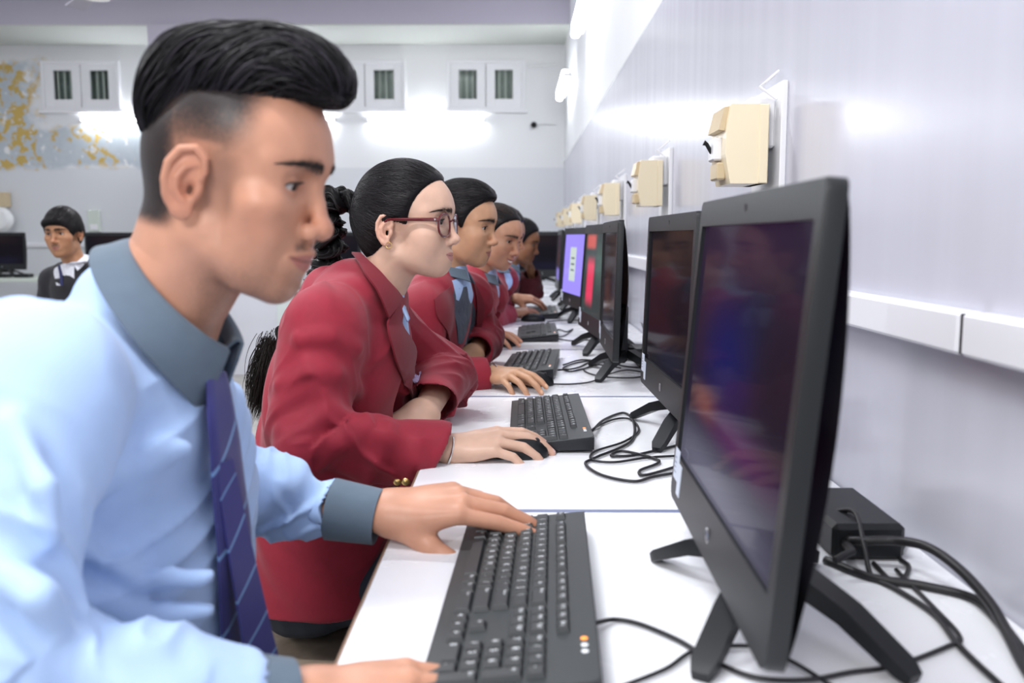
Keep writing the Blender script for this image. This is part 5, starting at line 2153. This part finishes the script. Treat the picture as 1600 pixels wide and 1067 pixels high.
def bangle(parent, c, ax, R, r=.0018, tilt=None, flat=.8):
    ax = unit(ax)
    x = unit(np.cross(ax, A(0, 0, 1)))
    y = np.cross(x, ax)
    pts = [c + x * R * math.cos(t) + y * R * flat * math.sin(t) for t in np.linspace(0, 2 * math.pi, 41)[:-1]]
    return MB().tube(pts, r, 8, close=True).build('bangle', M['bangle'], parent, True)


def hair_cap(H, front, nape=-.05, thick=(.012, .011, .014), ear_clear=True, extra=None):
    """close-combed hair: the skull swollen a little and cut back to the hairline"""
    HS = Sculpt()
    HS.u(ell((.002, 0, .056), (.091 + thick[0], .0735 + thick[1], .078 + thick[2])), .01)
    HS.u(ell((-.036, 0, .026), (.058 + thick[0], .062 + thick[1], .062)), .02)
    HS.u(ell((-.045, 0, -.01), (.040, .052, .050)), .02)
    if extra: extra(HS)
    c, rr, ang = front
    HS.s(ell(c, rr, rotm(0, ang, 0)), .018)
    for s in (1, -1):
        HS.s(ell((.010, s * .092, -.014), (.034, .050, .044), rotm(0, .15, 0)), .008)
        HS.s(ell((.055, s * .092, -.045), (.060, .060, .055)), .008)
    HS.s(half((0, 0, nape), (-.35, 0, 1)), .012)
    return HS


def comb_hair(H, HS, flow, n=1800, steps=16, step=.007, lift=.003, seed=3, dark=(.008, .007, .008), hi=(.030, .025, .027), res=.003, mask=None, parent=None, extra=(), rad=(.0005, .0011), wob=.15):
    V, Q = HS.mesh(A(-.16, -.11, -.09), A(.13, .11, .19), res, 2)
    C = np.tile(dark, (len(V), 1))
    roots = surf_points(V, Q, n, mask or (lambda c: c[:, 2] > -.06), seed)
    T = strands(H, roots, flow, steps, step, .001, lift, wob, seed, surf=HS)
    rs = np.random.RandomState(seed)
    Vs, Qs = tubes_np(T, rs.uniform(rad[0], rad[1], len(T)))
    sh = rs.rand(len(T)) ** 2
    Cs = np.repeat(np.array(dark) + sh[:, None] * (np.array(hi) - np.array(dark)), T.shape[1] * 4, 0)
    parts = [(H.w(V), Q, C), (H.w(Vs), Qs, Cs)] + list(extra)
    V, Q, C = join(parts)
    return mesh_obj('hair', V, Q, M['hair'], parent, True, col=C)


def braid_mesh(pts, rad, turns, n_str=90, seed=5, tail=.16):
    """three plaited locks of fine strands along pts (world), loose tuft at the end"""
    c = spline(pts, 24)
    p, t, U, W = frames(c)
    # keep U sideways
    m = len(p)
    s = np.linspace(0, 1, m)
    rad = np.interp(s, np.linspace(0, 1, len(rad)), rad)
    rs = np.random.RandomState(seed)
    T = []
    for k in range(3):
        ph = 2 * math.pi * turns * s + 2 * math.pi * k / 3
        off = U * (rad * .95 * np.sin(ph))[:, None] + W * (rad * .55 * np.sin(2 * ph))[:, None]
        cen = p + off
        for j in range(n_str):
            a, q = rs.rand() * 2 * math.pi, math.sqrt(rs.rand())
            tw = a + 1.5 * s * turns
            T.append(cen + (U * np.cos(tw)[:, None] + W * np.sin(tw)[:, None]) * (rad * .62 * q)[:, None])
        T.append(cen); T.append(cen)
    T = np.array(T)
    r = np.full(len(T), .0010)
    for k in range(3): r[k * (n_str + 2) + n_str:k * (n_str + 2) + n_str + 2] = rad.max() * .5
    V, Q = tubes_np(T, r, 4, False)
    sh = np.random.RandomState(seed).rand(len(T)) ** 2
    C = np.repeat(np.array((.008, .007, .008)) + sh[:, None] * .028, m * 4, 0)
    return V, Q, C


def tuft(base, tip, n=160, w=.016, seed=6, spread=1.0):
    rs = np.random.RandomState(seed)
    T = []
    d = np.array(tip) - np.array(base)
    t = np.linspace(0, 1, 12)[:, None]
    for j in range(n):
        a, b, c = rs.randn(3) * w * .5, rs.randn(3) * w * .5 * spread, rs.randn(3) * w * .3
        L = rs.uniform(.55, 1.0)
        T.append(np.array(base) + d * t * L + a * (1 - t) + (a * .6 + b * .5) * np.sin(math.pi * t * .8) + b * t * .5 + c * t * (1 - t) * 2)
    T = np.array(T)
    return (*tubes_np(T, .0006, 4), np.tile((.012, .009, .008), (T.shape[0] * T.shape[1] * 4, 1)))


# ---------------------------------------------------------------- the girl with glasses
def build_girl():
    skin = (.66, .425, .315)
    h = dict(skin=skin, female=1, lip=(.52, .22, .20), nose=(.1070, 0, -.010), nose_s=.90, hump=.0005, chin=(.0755, 0, -.061), jz=.014, ulip=(.0945, 0, -.0360), llip=(.0905, 0, -.0475),
             mouth_w=.021, eye_open=.0045, neck_r=.048, ear=.92, ear_splay=14, ear_y=.0690, jaw=-.004, brow=.9, blush=(1.04, .92, .92))
    r = empty('person', (-.36, 1.72, 0), 'girl in a maroon blazer with red glasses and a long braid', 'person')
    H = Head(h, P(609, 366, 1.648), -13, 0, 0, -1, .965)
    nb = P(590, 462, 1.725)
    nb2 = P(560, 520, 1.74)
    head = H.build_skin([H.w1(-.03, 0, -.07), nb, nb2], .0017)
    H.eyes(r, A(1, -.05, -.12))
    shR, shL = P(504, 514, 1.545), P(585, 496, 1.90)
    elR, elL = P(487, 706, 1.475), P(692, 590, 1.95)
    wrR, wrL = P(694, 706, 1.525), P(668, 640, 1.735)
    fR = P(774, 690, 1.53) - wrR
    handR = make_hand(wrR + A(0, 0, .002), fR, A(-.2, -.25, 1), -1,
                      [(7, 16, 20, 12), (2, 18, 22, 14), (-5, 22, 26, 16), (-12, 26, 30, 18)], (A(.66, .62, -.42), (12, 12)), skin, 1.07, elR, .0016, nail=(.76, .50, .46))
    handL = make_hand(wrL, P(630, 676, 1.68) - wrL, A(.15, -.75, .65), 1,
                      [(4, 35, 60, 30), (1, 38, 62, 30), (-2, 40, 62, 30), (-5, 42, 60, 30)], (A(.6, .55, -.5), (15, 20)), skin, 1.1, elL, .0019)
    core = loft([A(-.40, 1.73, .60), A(-.33, 1.73, .95)], [.09, .08], [.13, .13], (1, 0, 0), (0, 1, 0))
    S = Sculpt(); S.u(core)
    S.u(path([shR, elR], [.04, .035]), .02); S.u(path([shL, elL], [.04, .035]), .02)
    cm = S.mesh(A(-.62, 1.3, .45), A(.05, 2.1, 1.12), .009, 1)
    body = join([head, handR, handL, (*cm, np.tile(skin, (len(cm[0]), 1)))])
    mesh_obj('body', body[0], body[1], M['skin'], r, True, col=body[2])
    # ---- blazer
    J = dict(fw=A(1, -.04, 0), shR=shR, shL=shL, elR=elR, elL=elL, wrR=wrR, wrL=wrL,
             spine=([A(-.385, 1.73, .42), A(-.38, 1.73, .60), A(-.365, 1.73, .78), A(-.335, 1.73, .92), A(-.31, 1.73, 1.0)],
                    [.158, .142, .128, .125, .095], [.20, .18, .175, .180, .15]),
             yoke=[A(-.325, 1.73, 1.0), nb + A(-.035, 0, -.005)], yoke_r=[.080, .054], cuff_back=.010, cuff_backL=.034, amp=.0100, freq=11,
             foldY=1.2, folds=[([(436, 600), (480, 575), (530, 585), (560, 610)], [.004, .012, .012, .004]),
                    ([(440, 672), (480, 655), (525, 648), (555, 655)], [.004, .013, .014, .004]),
                    ([(505, 735), (530, 700), (560, 668), (590, 655)], [.004, .013, .013, .004]),
                    ([(575, 755), (592, 720), (602, 690), (606, 668)], [.004, .011, .011, .004]),
                    ([(470, 530), (520, 525), (560, 545)], [.003, .010, .004]),
                    ([(640, 750), (652, 720), (655, 690)], [.003, .009, .004])],
             cutR=unit(A(1, .15, -.55)), cutL=unit(A(.25, -.7, -.55)))
    bz, SB = blazer(r, J, M['maroon'], True, .0042, .445, 1.3, .056)
    Yc = 1.69
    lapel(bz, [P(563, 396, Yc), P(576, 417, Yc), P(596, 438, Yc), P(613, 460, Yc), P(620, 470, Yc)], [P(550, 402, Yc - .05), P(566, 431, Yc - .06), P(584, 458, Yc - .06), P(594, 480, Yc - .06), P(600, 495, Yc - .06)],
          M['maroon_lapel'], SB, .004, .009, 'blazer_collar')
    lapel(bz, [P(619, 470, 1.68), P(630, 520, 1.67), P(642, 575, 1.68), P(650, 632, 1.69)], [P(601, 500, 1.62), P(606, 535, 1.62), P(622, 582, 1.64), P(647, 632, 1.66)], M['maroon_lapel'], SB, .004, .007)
    # shirt front in the V
    S = Sculpt()
    S.u(path([nb + A(.0, 0, -.0), P(606, 540, 1.735)], [.052, .045]), .02)
    V, Q = S.mesh(nb - .16, nb + .14, .004, 1)
    sb_ = mesh_obj('shirt', V[:, :], Q, M['shirt'], r, True)
    V, F = shell_strip([[P(622, 470, 1.70) * (1 - t) + P(637, 503, 1.69) * t + A(0, 0, 0) for t in np.linspace(0, 1, 8)], [P(632, 478, 1.71) * (1 - t) + P(640, 498, 1.70) * t for t in np.linspace(0, 1, 8)]], .003)
    mesh_obj('shirt_collar', V, F, M['shirt'], sb_, True)
    # buttons on the cuffs, crest on the pocket
    for px, py in ((621, 752), (634, 752)):
        c = surf_hit(SB, P(px, py, 1.36), P(px, py, 1.36) - CAM)
        button(bz, c, CAM - c, .0075)
    c = surf_hit(SB, P(729, 635, 1.6), P(729, 635, 1.6) - CAM)
    if c is not None:
        button(bz, c + unit(CAM - c) * .001, CAM - c, .007)
    bangle(r, wrR + unit(wrR - elR) * .006, wrR - elR + A(0, 0, -.06), .036, .0022)
    # ---- hair and braid
    front = ((.128, 0, .010), (.105, .15, .100), .52)
    HS = hair_cap(H, front, -.058, (.010, .009, .013))
    tgt = A(-.112, 0, .060)
    def flow(p, k): return tgt - p + A(0, 0, .02)
    bp = [H.w1(-.100, 0, .062), P(521, 312, 1.74), P(511, 350, 1.75), P(519, 385, 1.77), P(508, 415, 1.80), P(497, 440, 1.83), P(470, 480, 1.87), P(440, 530, 1.88)]
    br = braid_mesh(bp, [.017, .024, .026, .025, .024, .023, .020, .016], 4.0)
    tf = tuft(P(424, 540, 1.80), P(396, 658, 1.78), 700, .022)
    comb_hair(H, HS, flow, 5200, 20, .0085, .0012, 3, parent=r, rad=(.0003, .0008), wob=.05, dark=(.006, .005, .006), hi=(.022, .019, .021), extra=[br, tf], res=.0028, mask=lambda c: (c[:, 2] > -.06))
    hb = MB()
    c0 = H.w1(-.098, 0, .058); c1 = P(524, 306, 1.74)
    d = unit(c1 - c0); x = unit(np.cross(d, A(0, 1, 0.2))); y = np.cross(d, x)
    hb.tube([c0 + d * .004 + (x * math.cos(t) + y * math.sin(t)) * .018 for t in np.linspace(0, 2 * math.pi, 33)[:-1]], .0045, 8, close=True)
    hb.build('hair_band', M['navy'], r, True)
    # ---- glasses
    g = empty('eyeglasses', H.w1(.105, 0, .02))
    g.parent = r
    g.matrix_parent_inverse = parent_world(r).inverted()
    red = mat('translucent dark red plastic', (.11, .008, .011), .22, coat=.5)
    lens = mat('lens', (.95, .97, .98), .03, trans=1, ior=1.12)
    rim = MB()
    ex, ey, ez = .098, .0335, .017
    for s in (1, -1):
        q = []
        for t in np.linspace(0, 2 * math.pi, 41)[:-1]:
            cy, cz = abs(math.cos(t)) ** .8 * math.copysign(1, math.cos(t)), abs(math.sin(t)) ** .8 * math.copysign(1, math.sin(t))
            y = s * ey + .0255 * cy
            q.append(H.w1(ex - 3.2 * (abs(y) - .015) ** 2 * (abs(y) > .015) + .02 * 0, y, ez + .0215 * cz))
        rim.tube(q, .0021, 8, close=True)
    rim.tube([H.w1(ex + .001, .0085, ez + .008), H.w1(ex + .004, 0, ez + .011), H.w1(ex + .001, -.0085, ez + .008)], .0022, 8)
    rim.build('rim', red, g, True)
    for s in (1, -1):
        v, f = [H.w1(ex - .001, s * ey, ez)], []
        n = 40
        for t in np.linspace(0, 2 * math.pi, n + 1)[:-1]:
            cy, cz = abs(math.cos(t)) ** .8 * math.copysign(1, math.cos(t)), abs(math.sin(t)) ** .8 * math.copysign(1, math.sin(t))
            y = s * ey + .025 * cy
            v.append(H.w1(ex - 3.2 * (abs(y) - .015) ** 2 * (abs(y) > .015), y, ez + .021 * cz))
        f = [(0, 1 + k, 1 + (k + 1) % n) for k in range(n)]
        mesh_obj('lens', v, f, lens, g, True)
    for s in (1, -1):
        t = MB()
        y0 = ey + .0255
        t.tube([H.w1(ex - 3.2 * (y0 - .015) ** 2, s * y0, ez + .010), H.w1(ex - .018, s * .0665, ez + .0105), H.w1(.03, s * .0755, ez + .011), H.w1(-.002, s * .0775, ez + .011), H.w1(-.022, s * .0755, .012)], [.0034, .0034, .0030, .0026, .0018], 8)
        t.build('temple', red, g, True)
        MB().box((-.003, -.001, -.0015), (.003, .001, .0015), 0, Matrix.Translation(Vector(H.w1(ex - .013, s * .0655, ez + .0105)))).build('hinge', M['silver'], g)
    e = MB()
    c = H.w1(-.002, -.0755, -.021)
    e.tube([c + (H.R @ A(math.cos(t), 0, math.sin(t))) * .0055 for t in np.linspace(0, 2 * math.pi, 21)[:-1]], .0009, 6, close=True)
    e.build('earring', M['gold'], r, True)
    # ---- skirt and legs
    lapel(bz, [P(650, 568, 1.64), P(651, 580, 1.64), P(653, 592, 1.64)], [P(656, 568, 1.64), P(657, 580, 1.64), P(656, 592, 1.64)], mat('violet and white crest', (.45, .35, .55), .7, var=(300, .6)), SB, .001, .002, 'crest')
    lower_body(r, A(-.41, 1.73, .47), A(1, 0, 0), .19)
    stool(A(-.42, 1.73, 0), .36, 'wooden stool under the girl with glasses')


def lower_body(r, c, fw, hw):
    S = Sculpt()
    lt = unit(np.cross(A(0, 0, 1), fw))
    for s in (-1, 1):
        hip = c + lt * s * .09 + A(0, 0, .0)
        kn = hip + fw * .36 + A(0, 0, .02)
        S.u(path([hip, kn], [.076, .064]), .03)
        S.u(path([kn, kn + fw * .02 + A(0, 0, -.40)], [.064, .05]), .02)
    S.u(ell(c + A(0, 0, -.02), (.11, hw * .85, .09)), .04)
    allp = np.array([c - .28, c + .28 + fw * .3])
    V, Q = S.mesh(A(c[0] - .3, c[1] - .3, .02), A(c[0] + .55, c[1] + .3, c[2] + .14), .008, 1)
    N = vnormals(V, Q)
    V = torso_folds(V, N, .004, 25, 3, 5, 3.3)
    mesh_obj('trousers', V, Q, M['dark_trouser'], r, True)
    S = Sculpt()
    for s in (-1, 1):
        p = c + lt * s * .09 + fw * .37
        S.u(path([A(p[0], p[1], .04), A(p[0] + fw[0] * .13, p[1] + fw[1] * .13, .03)], [.04, .03]), .01)
    V, Q = S.mesh(A(c[0] - .1, c[1] - .25, 0), A(c[0] + .65, c[1] + .25, .12), .007, 1)
    mesh_obj('shoes', V, Q, M['black_plastic'], r, True)


def surf_hit(S, p, d):
    p, d = np.array(p, float), unit(d)
    for _ in range(120):
        v = S.ev(p[None])[0]
        if v < .0006: return p
        p = p + d * min(max(v * .7, .0004), .05)
    return None


# ---------------------------------------------------------------- the students further along
MOUSE_F = [(7, 16, 20, 12), (2, 18, 22, 14), (-5, 22, 26, 16), (-12, 26, 30, 18)]
FIST_F = [(3, 50, 70, 35), (1, 52, 72, 35), (-2, 54, 72, 35), (-5, 55, 70, 35)]


def student(q):
    skin = q['skin']
    h = dict(skin=skin, female=1, lip=q.get('lip', (.38, .15, .13)), nose=(.1085, 0, -.012), nose_s=.98, hump=.0003, neck_r=.047, ear=.92, ear_splay=14, ear_y=.069, jaw=-.003,
             mouth_w=.022, eye_open=.0045, brow=1.1, jz=.009, chin=(.073, 0, -.066), ulip=(.0950, 0, -.0385), llip=(.0905, 0, -.0505))
    h.update(q.get('h', {}))
    r = empty('person', (q['pel'][0], q['pel'][1], 0), q['label'], 'person')
    H = Head(h, q['canal'], q['yaw'], q['pitch'], q.get('roll', 0), q.get('side', -1), q.get('scale', .95))
    nb, nb2 = q['nb'], q['nb2']
    parts = [H.build_skin([H.w1(-.03, 0, -.07), nb, nb2], q.get('res', .0025))]
    if q.get('eyes', True): H.eyes(r, A(*q.get('gaze', (1, -.05, -.15))))
    J = dict(q['J'])
    hs = q.get('hs', .98)
    for s, sd in (('R', -1), ('L', 1)):
        hd = q.get('hand' + s)
        if hd is None: continue
        f, u, fing, th = hd
        parts.append(make_hand(J['wr' + s], f, u, sd, fing, th, skin, hs, J['el' + s], .0024, nail=tuple(np.clip(np.array(skin) * 1.35 + .06, 0, 1))))
    sp = J['spine'][0]
    S = Sculpt()
    S.u(path([sp[1], sp[-2]], [.09, .08]), .01)
    S.u(path([J['shR'], J['elR']], [.04, .035]), .02); S.u(path([J['shL'], J['elL']], [.04, .035]), .02)
    S.u(path([sp[-2], nb], [.07, .04]), .03)
    allp = np.array([J['shR'], J['shL'], J['elR'], J['elL'], nb] + list(sp))
    cm = S.mesh(allp.min(0) - .12, allp.max(0) + .1, .012, 1)
    parts.append((*cm, np.tile(skin, (len(cm[0]), 1))))
    b = join(parts)
    mesh_obj('body', b[0], b[1], M['skin'], r, True, col=b[2])
    bz, SB = blazer(r, J, M[q.get('cloth', 'maroon')], True, q.get('bres', .006), sp[0][2] - .02, q.get('seed', 0), J.get('cuffr', .048))
    # shirt with slate collar in the opening of the jacket
    ax = unit(H.w1(-.03, 0, -.07) - nb)
    fw = unit(J['fw'])
    S = Sculpt()
    S.u(path([nb + ax * .004, nb - ax * .06 + fw * .005], [.050, .045]), .02)
    V, Q = S.mesh(nb - .18, nb + .12, .006, 1)
    st = mesh_obj('shirt', V, Q, M[q.get('shirt', 'shirt')], r, True)
    rows = collar(nb + ax * .002, unit(ax + fw * .35), fw, .048, .018, .020, 138, .5, .0, nose=.002)
    V, F = shell_strip(rows, .003)
    mesh_obj('collar', V, F, M[q.get('collar', 'slate')], st, True, sharp=60)
    for nm, le, re, m in q.get('fronts', ()):
        lapel(bz if nm == 'lapel' else r, le, re, M[m], SB, .003, {'lapel': .008, 'tie': .008}.get(nm, .004), nm)
    for (nm, c, R_) in q.get('worn', ()):
        bangle(r, c, J['wrR'] - J['elR'], R_, .0022)
    HS = q['hair'](H)
    comb_hair(H, HS, q['flow'], q.get('n', 900), 18, .0085, .0012, q.get('seed_h', 3), parent=r, extra=q['hextra'](H) if 'hextra' in q else (), res=.0035, rad=(.0004, .0010), wob=.06, dark=(.007, .006, .007), hi=q.get('hi', (.024, .020, .021)))
    lower_body(r, sp[0] + A(0, 0, .04), fw, .18)
    stool(A(sp[0][0] - .02, sp[0][1], 0), sp[0][2] - .07, q['stool'])
    return r


def back_flow(t):
    t = A(*t)
    return lambda p, k: t - p + A(0, 0, .015)


def row_joints(Y, x0, z0, shR, shL, elR, elL, wrR, wrL, nb):
    """seated at the desk, leaning forward: spine from the stool up to the neck"""
    top = A(nb[0] - .04, Y, nb[2] - .07)
    base = A(x0, Y, .43)
    pts = [base + (top - base) * t + A(-.02 * math.sin(math.pi * t), 0, 0) for t in (0, .3, .6, .85, 1.0)]
    return dict(fw=A(1, -.05, 0), shR=shR, shL=shL, elR=elR, elL=elL, wrR=wrR, wrL=wrL, spine=(pts, [.13, .125, .12, .115, .085], [.19, .175, .17, .17, .14]),
                yoke=[top + A(0, 0, -.01), nb + A(-.03, 0, -.01)], yoke_r=[.08, .056], cuff_back=.012, amp=.006, freq=12)


def build_students():
    U3 = A(-.1, -.2, 1)
    # second blazer, slate scarf and bangle
    Y = 2.45
    nb = P(703, 428, Y)
    J = row_joints(Y, -.34, .43, P(655, 492, 2.27), P(728, 462, 2.62), P(640, 600, 2.22), P(752, 530, 2.70), P(768, 585, 2.29), P(744, 549, 2.52), nb)
    tip = D(836, 587, .80)
    q = dict(skin=(.53, .30, .18), label='student in a maroon blazer with a slate scarf and a bangle, second behind the man', pel=(-.34, Y), canal=P(702, 363, 2.375), yaw=-16, pitch=8, scale=.97,
             nb=nb, nb2=P(688, 470, 2.47), J=J, handR=(tip - J['wrR'], U3, MOUSE_F, (A(.66, .62, -.42), (12, 12))),
             handL=(A(-.25, -.55, -.35), A(.7, -.3, .6), FIST_F, (A(.6, .5, -.5), (20, 25))), hs=1.0,
             h=dict(eye_open=.0047, brow=1.3), n=3000, res=.002, bres=.005, seed=.7, stool='wooden stool under the student with the slate scarf',
             hair=lambda H: hair_cap(H, ((.128, 0, .004), (.104, .15, .098), .50), -.06, (.010, .009, .016), extra=lambda S: S.u(ell((.052, 0, .118), (.045, .05, .024), rotm(0, .35, 0)), .02)),
             flow=back_flow((-.12, 0, .03)),
             fronts=[('scarf', [P(701, 455, 2.40), P(706, 480, 2.40), P(711, 505, 2.41), P(713, 536, 2.42)], [P(729, 448, 2.45), P(738, 475, 2.44), P(741, 500, 2.44), P(736, 538, 2.44)], 'slate_dark'),
                     ('shirt_front', [P(704, 440, 2.41), P(707, 452, 2.41), P(710, 468, 2.41)], [P(722, 434, 2.44), P(722, 445, 2.44), P(714, 470, 2.42)], 'shirt'),
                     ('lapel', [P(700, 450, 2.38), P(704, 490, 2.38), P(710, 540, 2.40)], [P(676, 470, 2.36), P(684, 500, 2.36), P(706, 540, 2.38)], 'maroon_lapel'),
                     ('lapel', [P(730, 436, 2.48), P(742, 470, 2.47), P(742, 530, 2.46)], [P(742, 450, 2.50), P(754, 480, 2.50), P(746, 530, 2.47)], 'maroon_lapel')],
             worn=[('bangle', J['wrR'] + A(.008, 0, 0), .035)])
    student(q)
    # smiling girl
    Y = 3.15
    nb = P(755, 432, Y)
    J = row_joints(Y, -.33, .43, P(722, 480, 2.97), P(765, 456, 3.32), P(700, 560, 2.95), P(745, 520, 3.40), P(746, 525, 3.17), P(752, 520, 3.32), nb)
    tip = D(790, 522, .80)
    q = dict(skin=(.56, .305, .195), label='smiling girl with tied-back brown hair in a maroon blazer', pel=(-.33, Y), canal=P(753, 376, 3.07), yaw=-30, pitch=16, roll=-4, scale=.95,
             nb=nb, nb2=P(750, 475, 3.17), J=J, handR=(tip - J['wrR'], U3, MOUSE_F, (A(.66, .62, -.42), (12, 12))), h=dict(smile=1, lip=(.42, .15, .13)), hi=(.07, .046, .036), n=2000,
             hair=lambda H: hair_cap(H, ((.130, 0, .008), (.105, .15, .100), .50), -.06, (.008, .007, .010)), flow=back_flow((-.12, 0, .03)), seed=2.2, stool='wooden stool under the smiling girl')
    r = student(q)
    H = Head(dict(female=1), P(753, 376, 3.07), -30, 16, -4, -1, .95)
    b = MB()
    pts = [H.w1(.0945 - .0105 * (t * t), .018 * t, -.0475 + .004 * t * t) for t in np.linspace(-1, 1, 11)]
    b.tube(pts, [.0015] + [.0046] * 9 + [.0015], 8)
    b.build('teeth', M['teeth'], r, True)
    # two more beyond her
    Y = 3.95
    nb = P(775, 420, Y)
    J = row_joints(Y, -.30, .43, P(745, 462, 3.8), P(785, 440, 4.12), P(752, 510, 3.84), P(772, 470, 4.42), P(797, 490, 4.08), P(804, 466, 4.40), nb)
    q = dict(skin=(.40, .20, .115), label='student in a maroon blazer mostly hidden by the smiling girl, hand on a mouse', pel=(-.30, Y), canal=P(776, 374, 3.87), yaw=-8, pitch=14, scale=.98,
             nb=nb, nb2=P(765, 450, 3.97), J=J, handR=(D(825, 484, .80) - J['wrR'], U3, MOUSE_F, (A(.66, .62, -.42), (12, 12))),
             handL=(A(1, -.1, -.02), A(-.1, -.5, 1), [(5, 25, 25, 15), (2, 25, 28, 15), (-3, 28, 30, 18), (-8, 30, 30, 18)], (A(.7, .6, -.4), (10, 10))), n=500, res=.0035, bres=.008,
             hair=lambda H: hair_cap(H, ((.130, 0, .006), (.105, .15, .098), .50), -.06, (.014, .012, .020)), flow=back_flow((-.12, 0, .03)), seed=3.1, stool='wooden stool third behind the man', eyes=True)
    student(q)
    Y = 4.75
    nb = P(797, 418, Y)
    J = row_joints(Y, -.27, .43, P(775, 450, 4.6), P(800, 440, 4.92), P(770, 478, 4.62), P(832, 452, 4.98), P(793, 453, 4.80), P(830, 424, 4.90), nb)
    q = dict(skin=(.30, .14, .075), label='dark-haired student at the far end of the row resting chin on hand', pel=(-.27, Y), canal=P(806, 384, 4.68), yaw=-10, pitch=14, scale=.98, cloth='maroon_dark',
             nb=nb, nb2=P(790, 445, 4.77), J=J, handR=(D(812, 447, .79) - J['wrR'], U3, MOUSE_F, (A(.66, .62, -.42), (12, 12))),
             handL=(A(-.25, -.2, 1), A(.9, .2, .3), FIST_F, (A(.6, .5, -.5), (20, 25))), n=500, res=.0035, bres=.008,
             hair=lambda H: hair_cap(H, ((.130, 0, .006), (.105, .15, .098), .50), -.06, (.014, .014, .020)), flow=back_flow((-.12, 0, .03)), seed=4.1, stool='wooden stool at the far end of the row', eyes=True)
    student(q)
    # mice
    for (px, py, z, a, lb) in ((807, 700, .7505, -.06, 'black mouse under the hand of the girl with glasses'), (832, 593, .7505, -.10, 'black mouse under the hand with the bangle, third desk'),
                               (783, 534, .7505, -.1, 'black mouse under the hand of the smiling girl'), (833, 497, .7505, -.1, 'black mouse beside the farthest keyboard')):
        c = D(px, py, .765)
        mouse((c[0], c[1], z), a, lb)
    # boy at the back
    Y = 4.4
    c = P(102, 371, Y)
    nb = P(118, 412, 4.44)
    top = nb + A(-.0, .03, -.06)
    base = A(top[0] + .02, 4.55, .43)
    pts = [base + (top - base) * t for t in (0, .3, .6, .85, 1.0)]
    fw = unit(A(-.42, -1, 0)); lt = np.cross(A(0, 0, 1), fw)
    sh = lambda s: top + lt * s * .175 + A(0, .0, -.03)
    J = dict(fw=fw, shR=sh(-1), shL=sh(1), elR=sh(-1) + A(-.03, -.05, -.27), elL=sh(1) + A(.03, -.05, -.27), wrR=sh(-1) + A(.0, -.28, -.26), wrL=sh(1) + A(0, -.28, -.26),
             spine=(pts, [.12, .12, .115, .11, .08], [.18, .17, .175, .175, .14]), yoke=[top, nb + A(0, .03, -.01)], yoke_r=[.08, .058], cuff_back=.012, amp=.005, freq=12)
    q = dict(skin=(.42, .215, .12), label='boy in a dark jacket and white shirt seated at the back left, facing the camera', pel=(base[0], base[1]), canal=c, yaw=-94, pitch=4, roll=2, side=0, scale=.98, cloth='navy',
             shirt='white_cloth', collar='white_cloth', nb=nb, nb2=nb + A(0, .06, -.10), J=J, handR=(A(.1, -1, -.2), A(0, -.2, 1), MOUSE_F, (A(.66, .62, -.42), (12, 12))), handL=(A(-.1, -1, -.2), A(0, -.2, 1), MOUSE_F, (A(.66, .62, -.42), (12, 12))),
             h=dict(female=0, neck_r=.050, jz=0, chin=(.072, 0, -.074), paint=boy_paint), gaze=(1, -.1, -.05), n=900, res=.0025,
             hair=lambda H: hair_cap(H, ((.115, 0, -.020), (.080, .11, .086), .15), -.03, (.012, .012, .024), extra=lambda S: S.u(path([(.088, .03, .085), (.094, 0, .082), (.080, -.045, .075)], [.018, .018, .018]), .02)),
             flow=lambda p, k: np.stack([.6 + 0 * p[:, 0], -.3 - 3 * p[:, 1], -.9 + 0 * p[:, 0]], 1), seed=5, stool='stool under the boy in the dark jacket',
             fronts=[('shirt_front', [P(87, 402, 4.3), P(87, 420, 4.3), P(90, 446, 4.3)], [P(125, 388, 4.3), P(120, 412, 4.3), P(117, 446, 4.3)], 'white_cloth'),
                     ('tie', [P(93, 416, 4.28), P(95, 428, 4.28), P(97, 446, 4.28)], [P(96, 415, 4.28), P(99, 428, 4.28), P(101, 446, 4.28)], 'navy_tie')])
    student(q)


def boy_paint(V, N, C):
    x, y, z = V.T
    mo = np.exp(-((z + .0315 + .13 * np.abs(y)) / .004) ** 2) * sstep(.026, .018, np.abs(y)) * sstep(.082, .09, x) * .7
    return C * (1 - mo[:, None]) + np.array((.03, .02, .016)) * mo[:, None]


M['slate_dark'] = mat('crumpled slate scarf', (.055, .07, .10), .8, bump=(45, .9, .006), sheen=.1)
M['maroon_dark'] = mat('dark maroon cloth', (.10, .010, .018), .8, sheen=.1)
M['navy_tie'] = mat('navy tie', (.02, .025, .10), .6)


def build_people():
    build_man()
    build_girl()
    build_students()
EXPOSURE = 0.0
# ================================================================== ASSEMBLE
build_room()
build_lights()
build_desks()
build_screens()
build_keyboards()
build_switch_boxes()
build_cables()
build_background()
if 'build_people' in globals(): build_people()
setup_camera()
w = bpy.data.worlds.new('world')
SC.world = w
w.use_nodes = True
w.node_tree.nodes['Background'].inputs[0].default_value = (.75, .8, .9, 1)
w.node_tree.nodes['Background'].inputs[1].default_value = .3
SC.view_settings.view_transform = 'Standard'
SC.view_settings.look = 'None'
SC.view_settings.exposure = 0.6
SC.view_settings.gamma = 1
SC.view_settings.use_curve_mapping = False
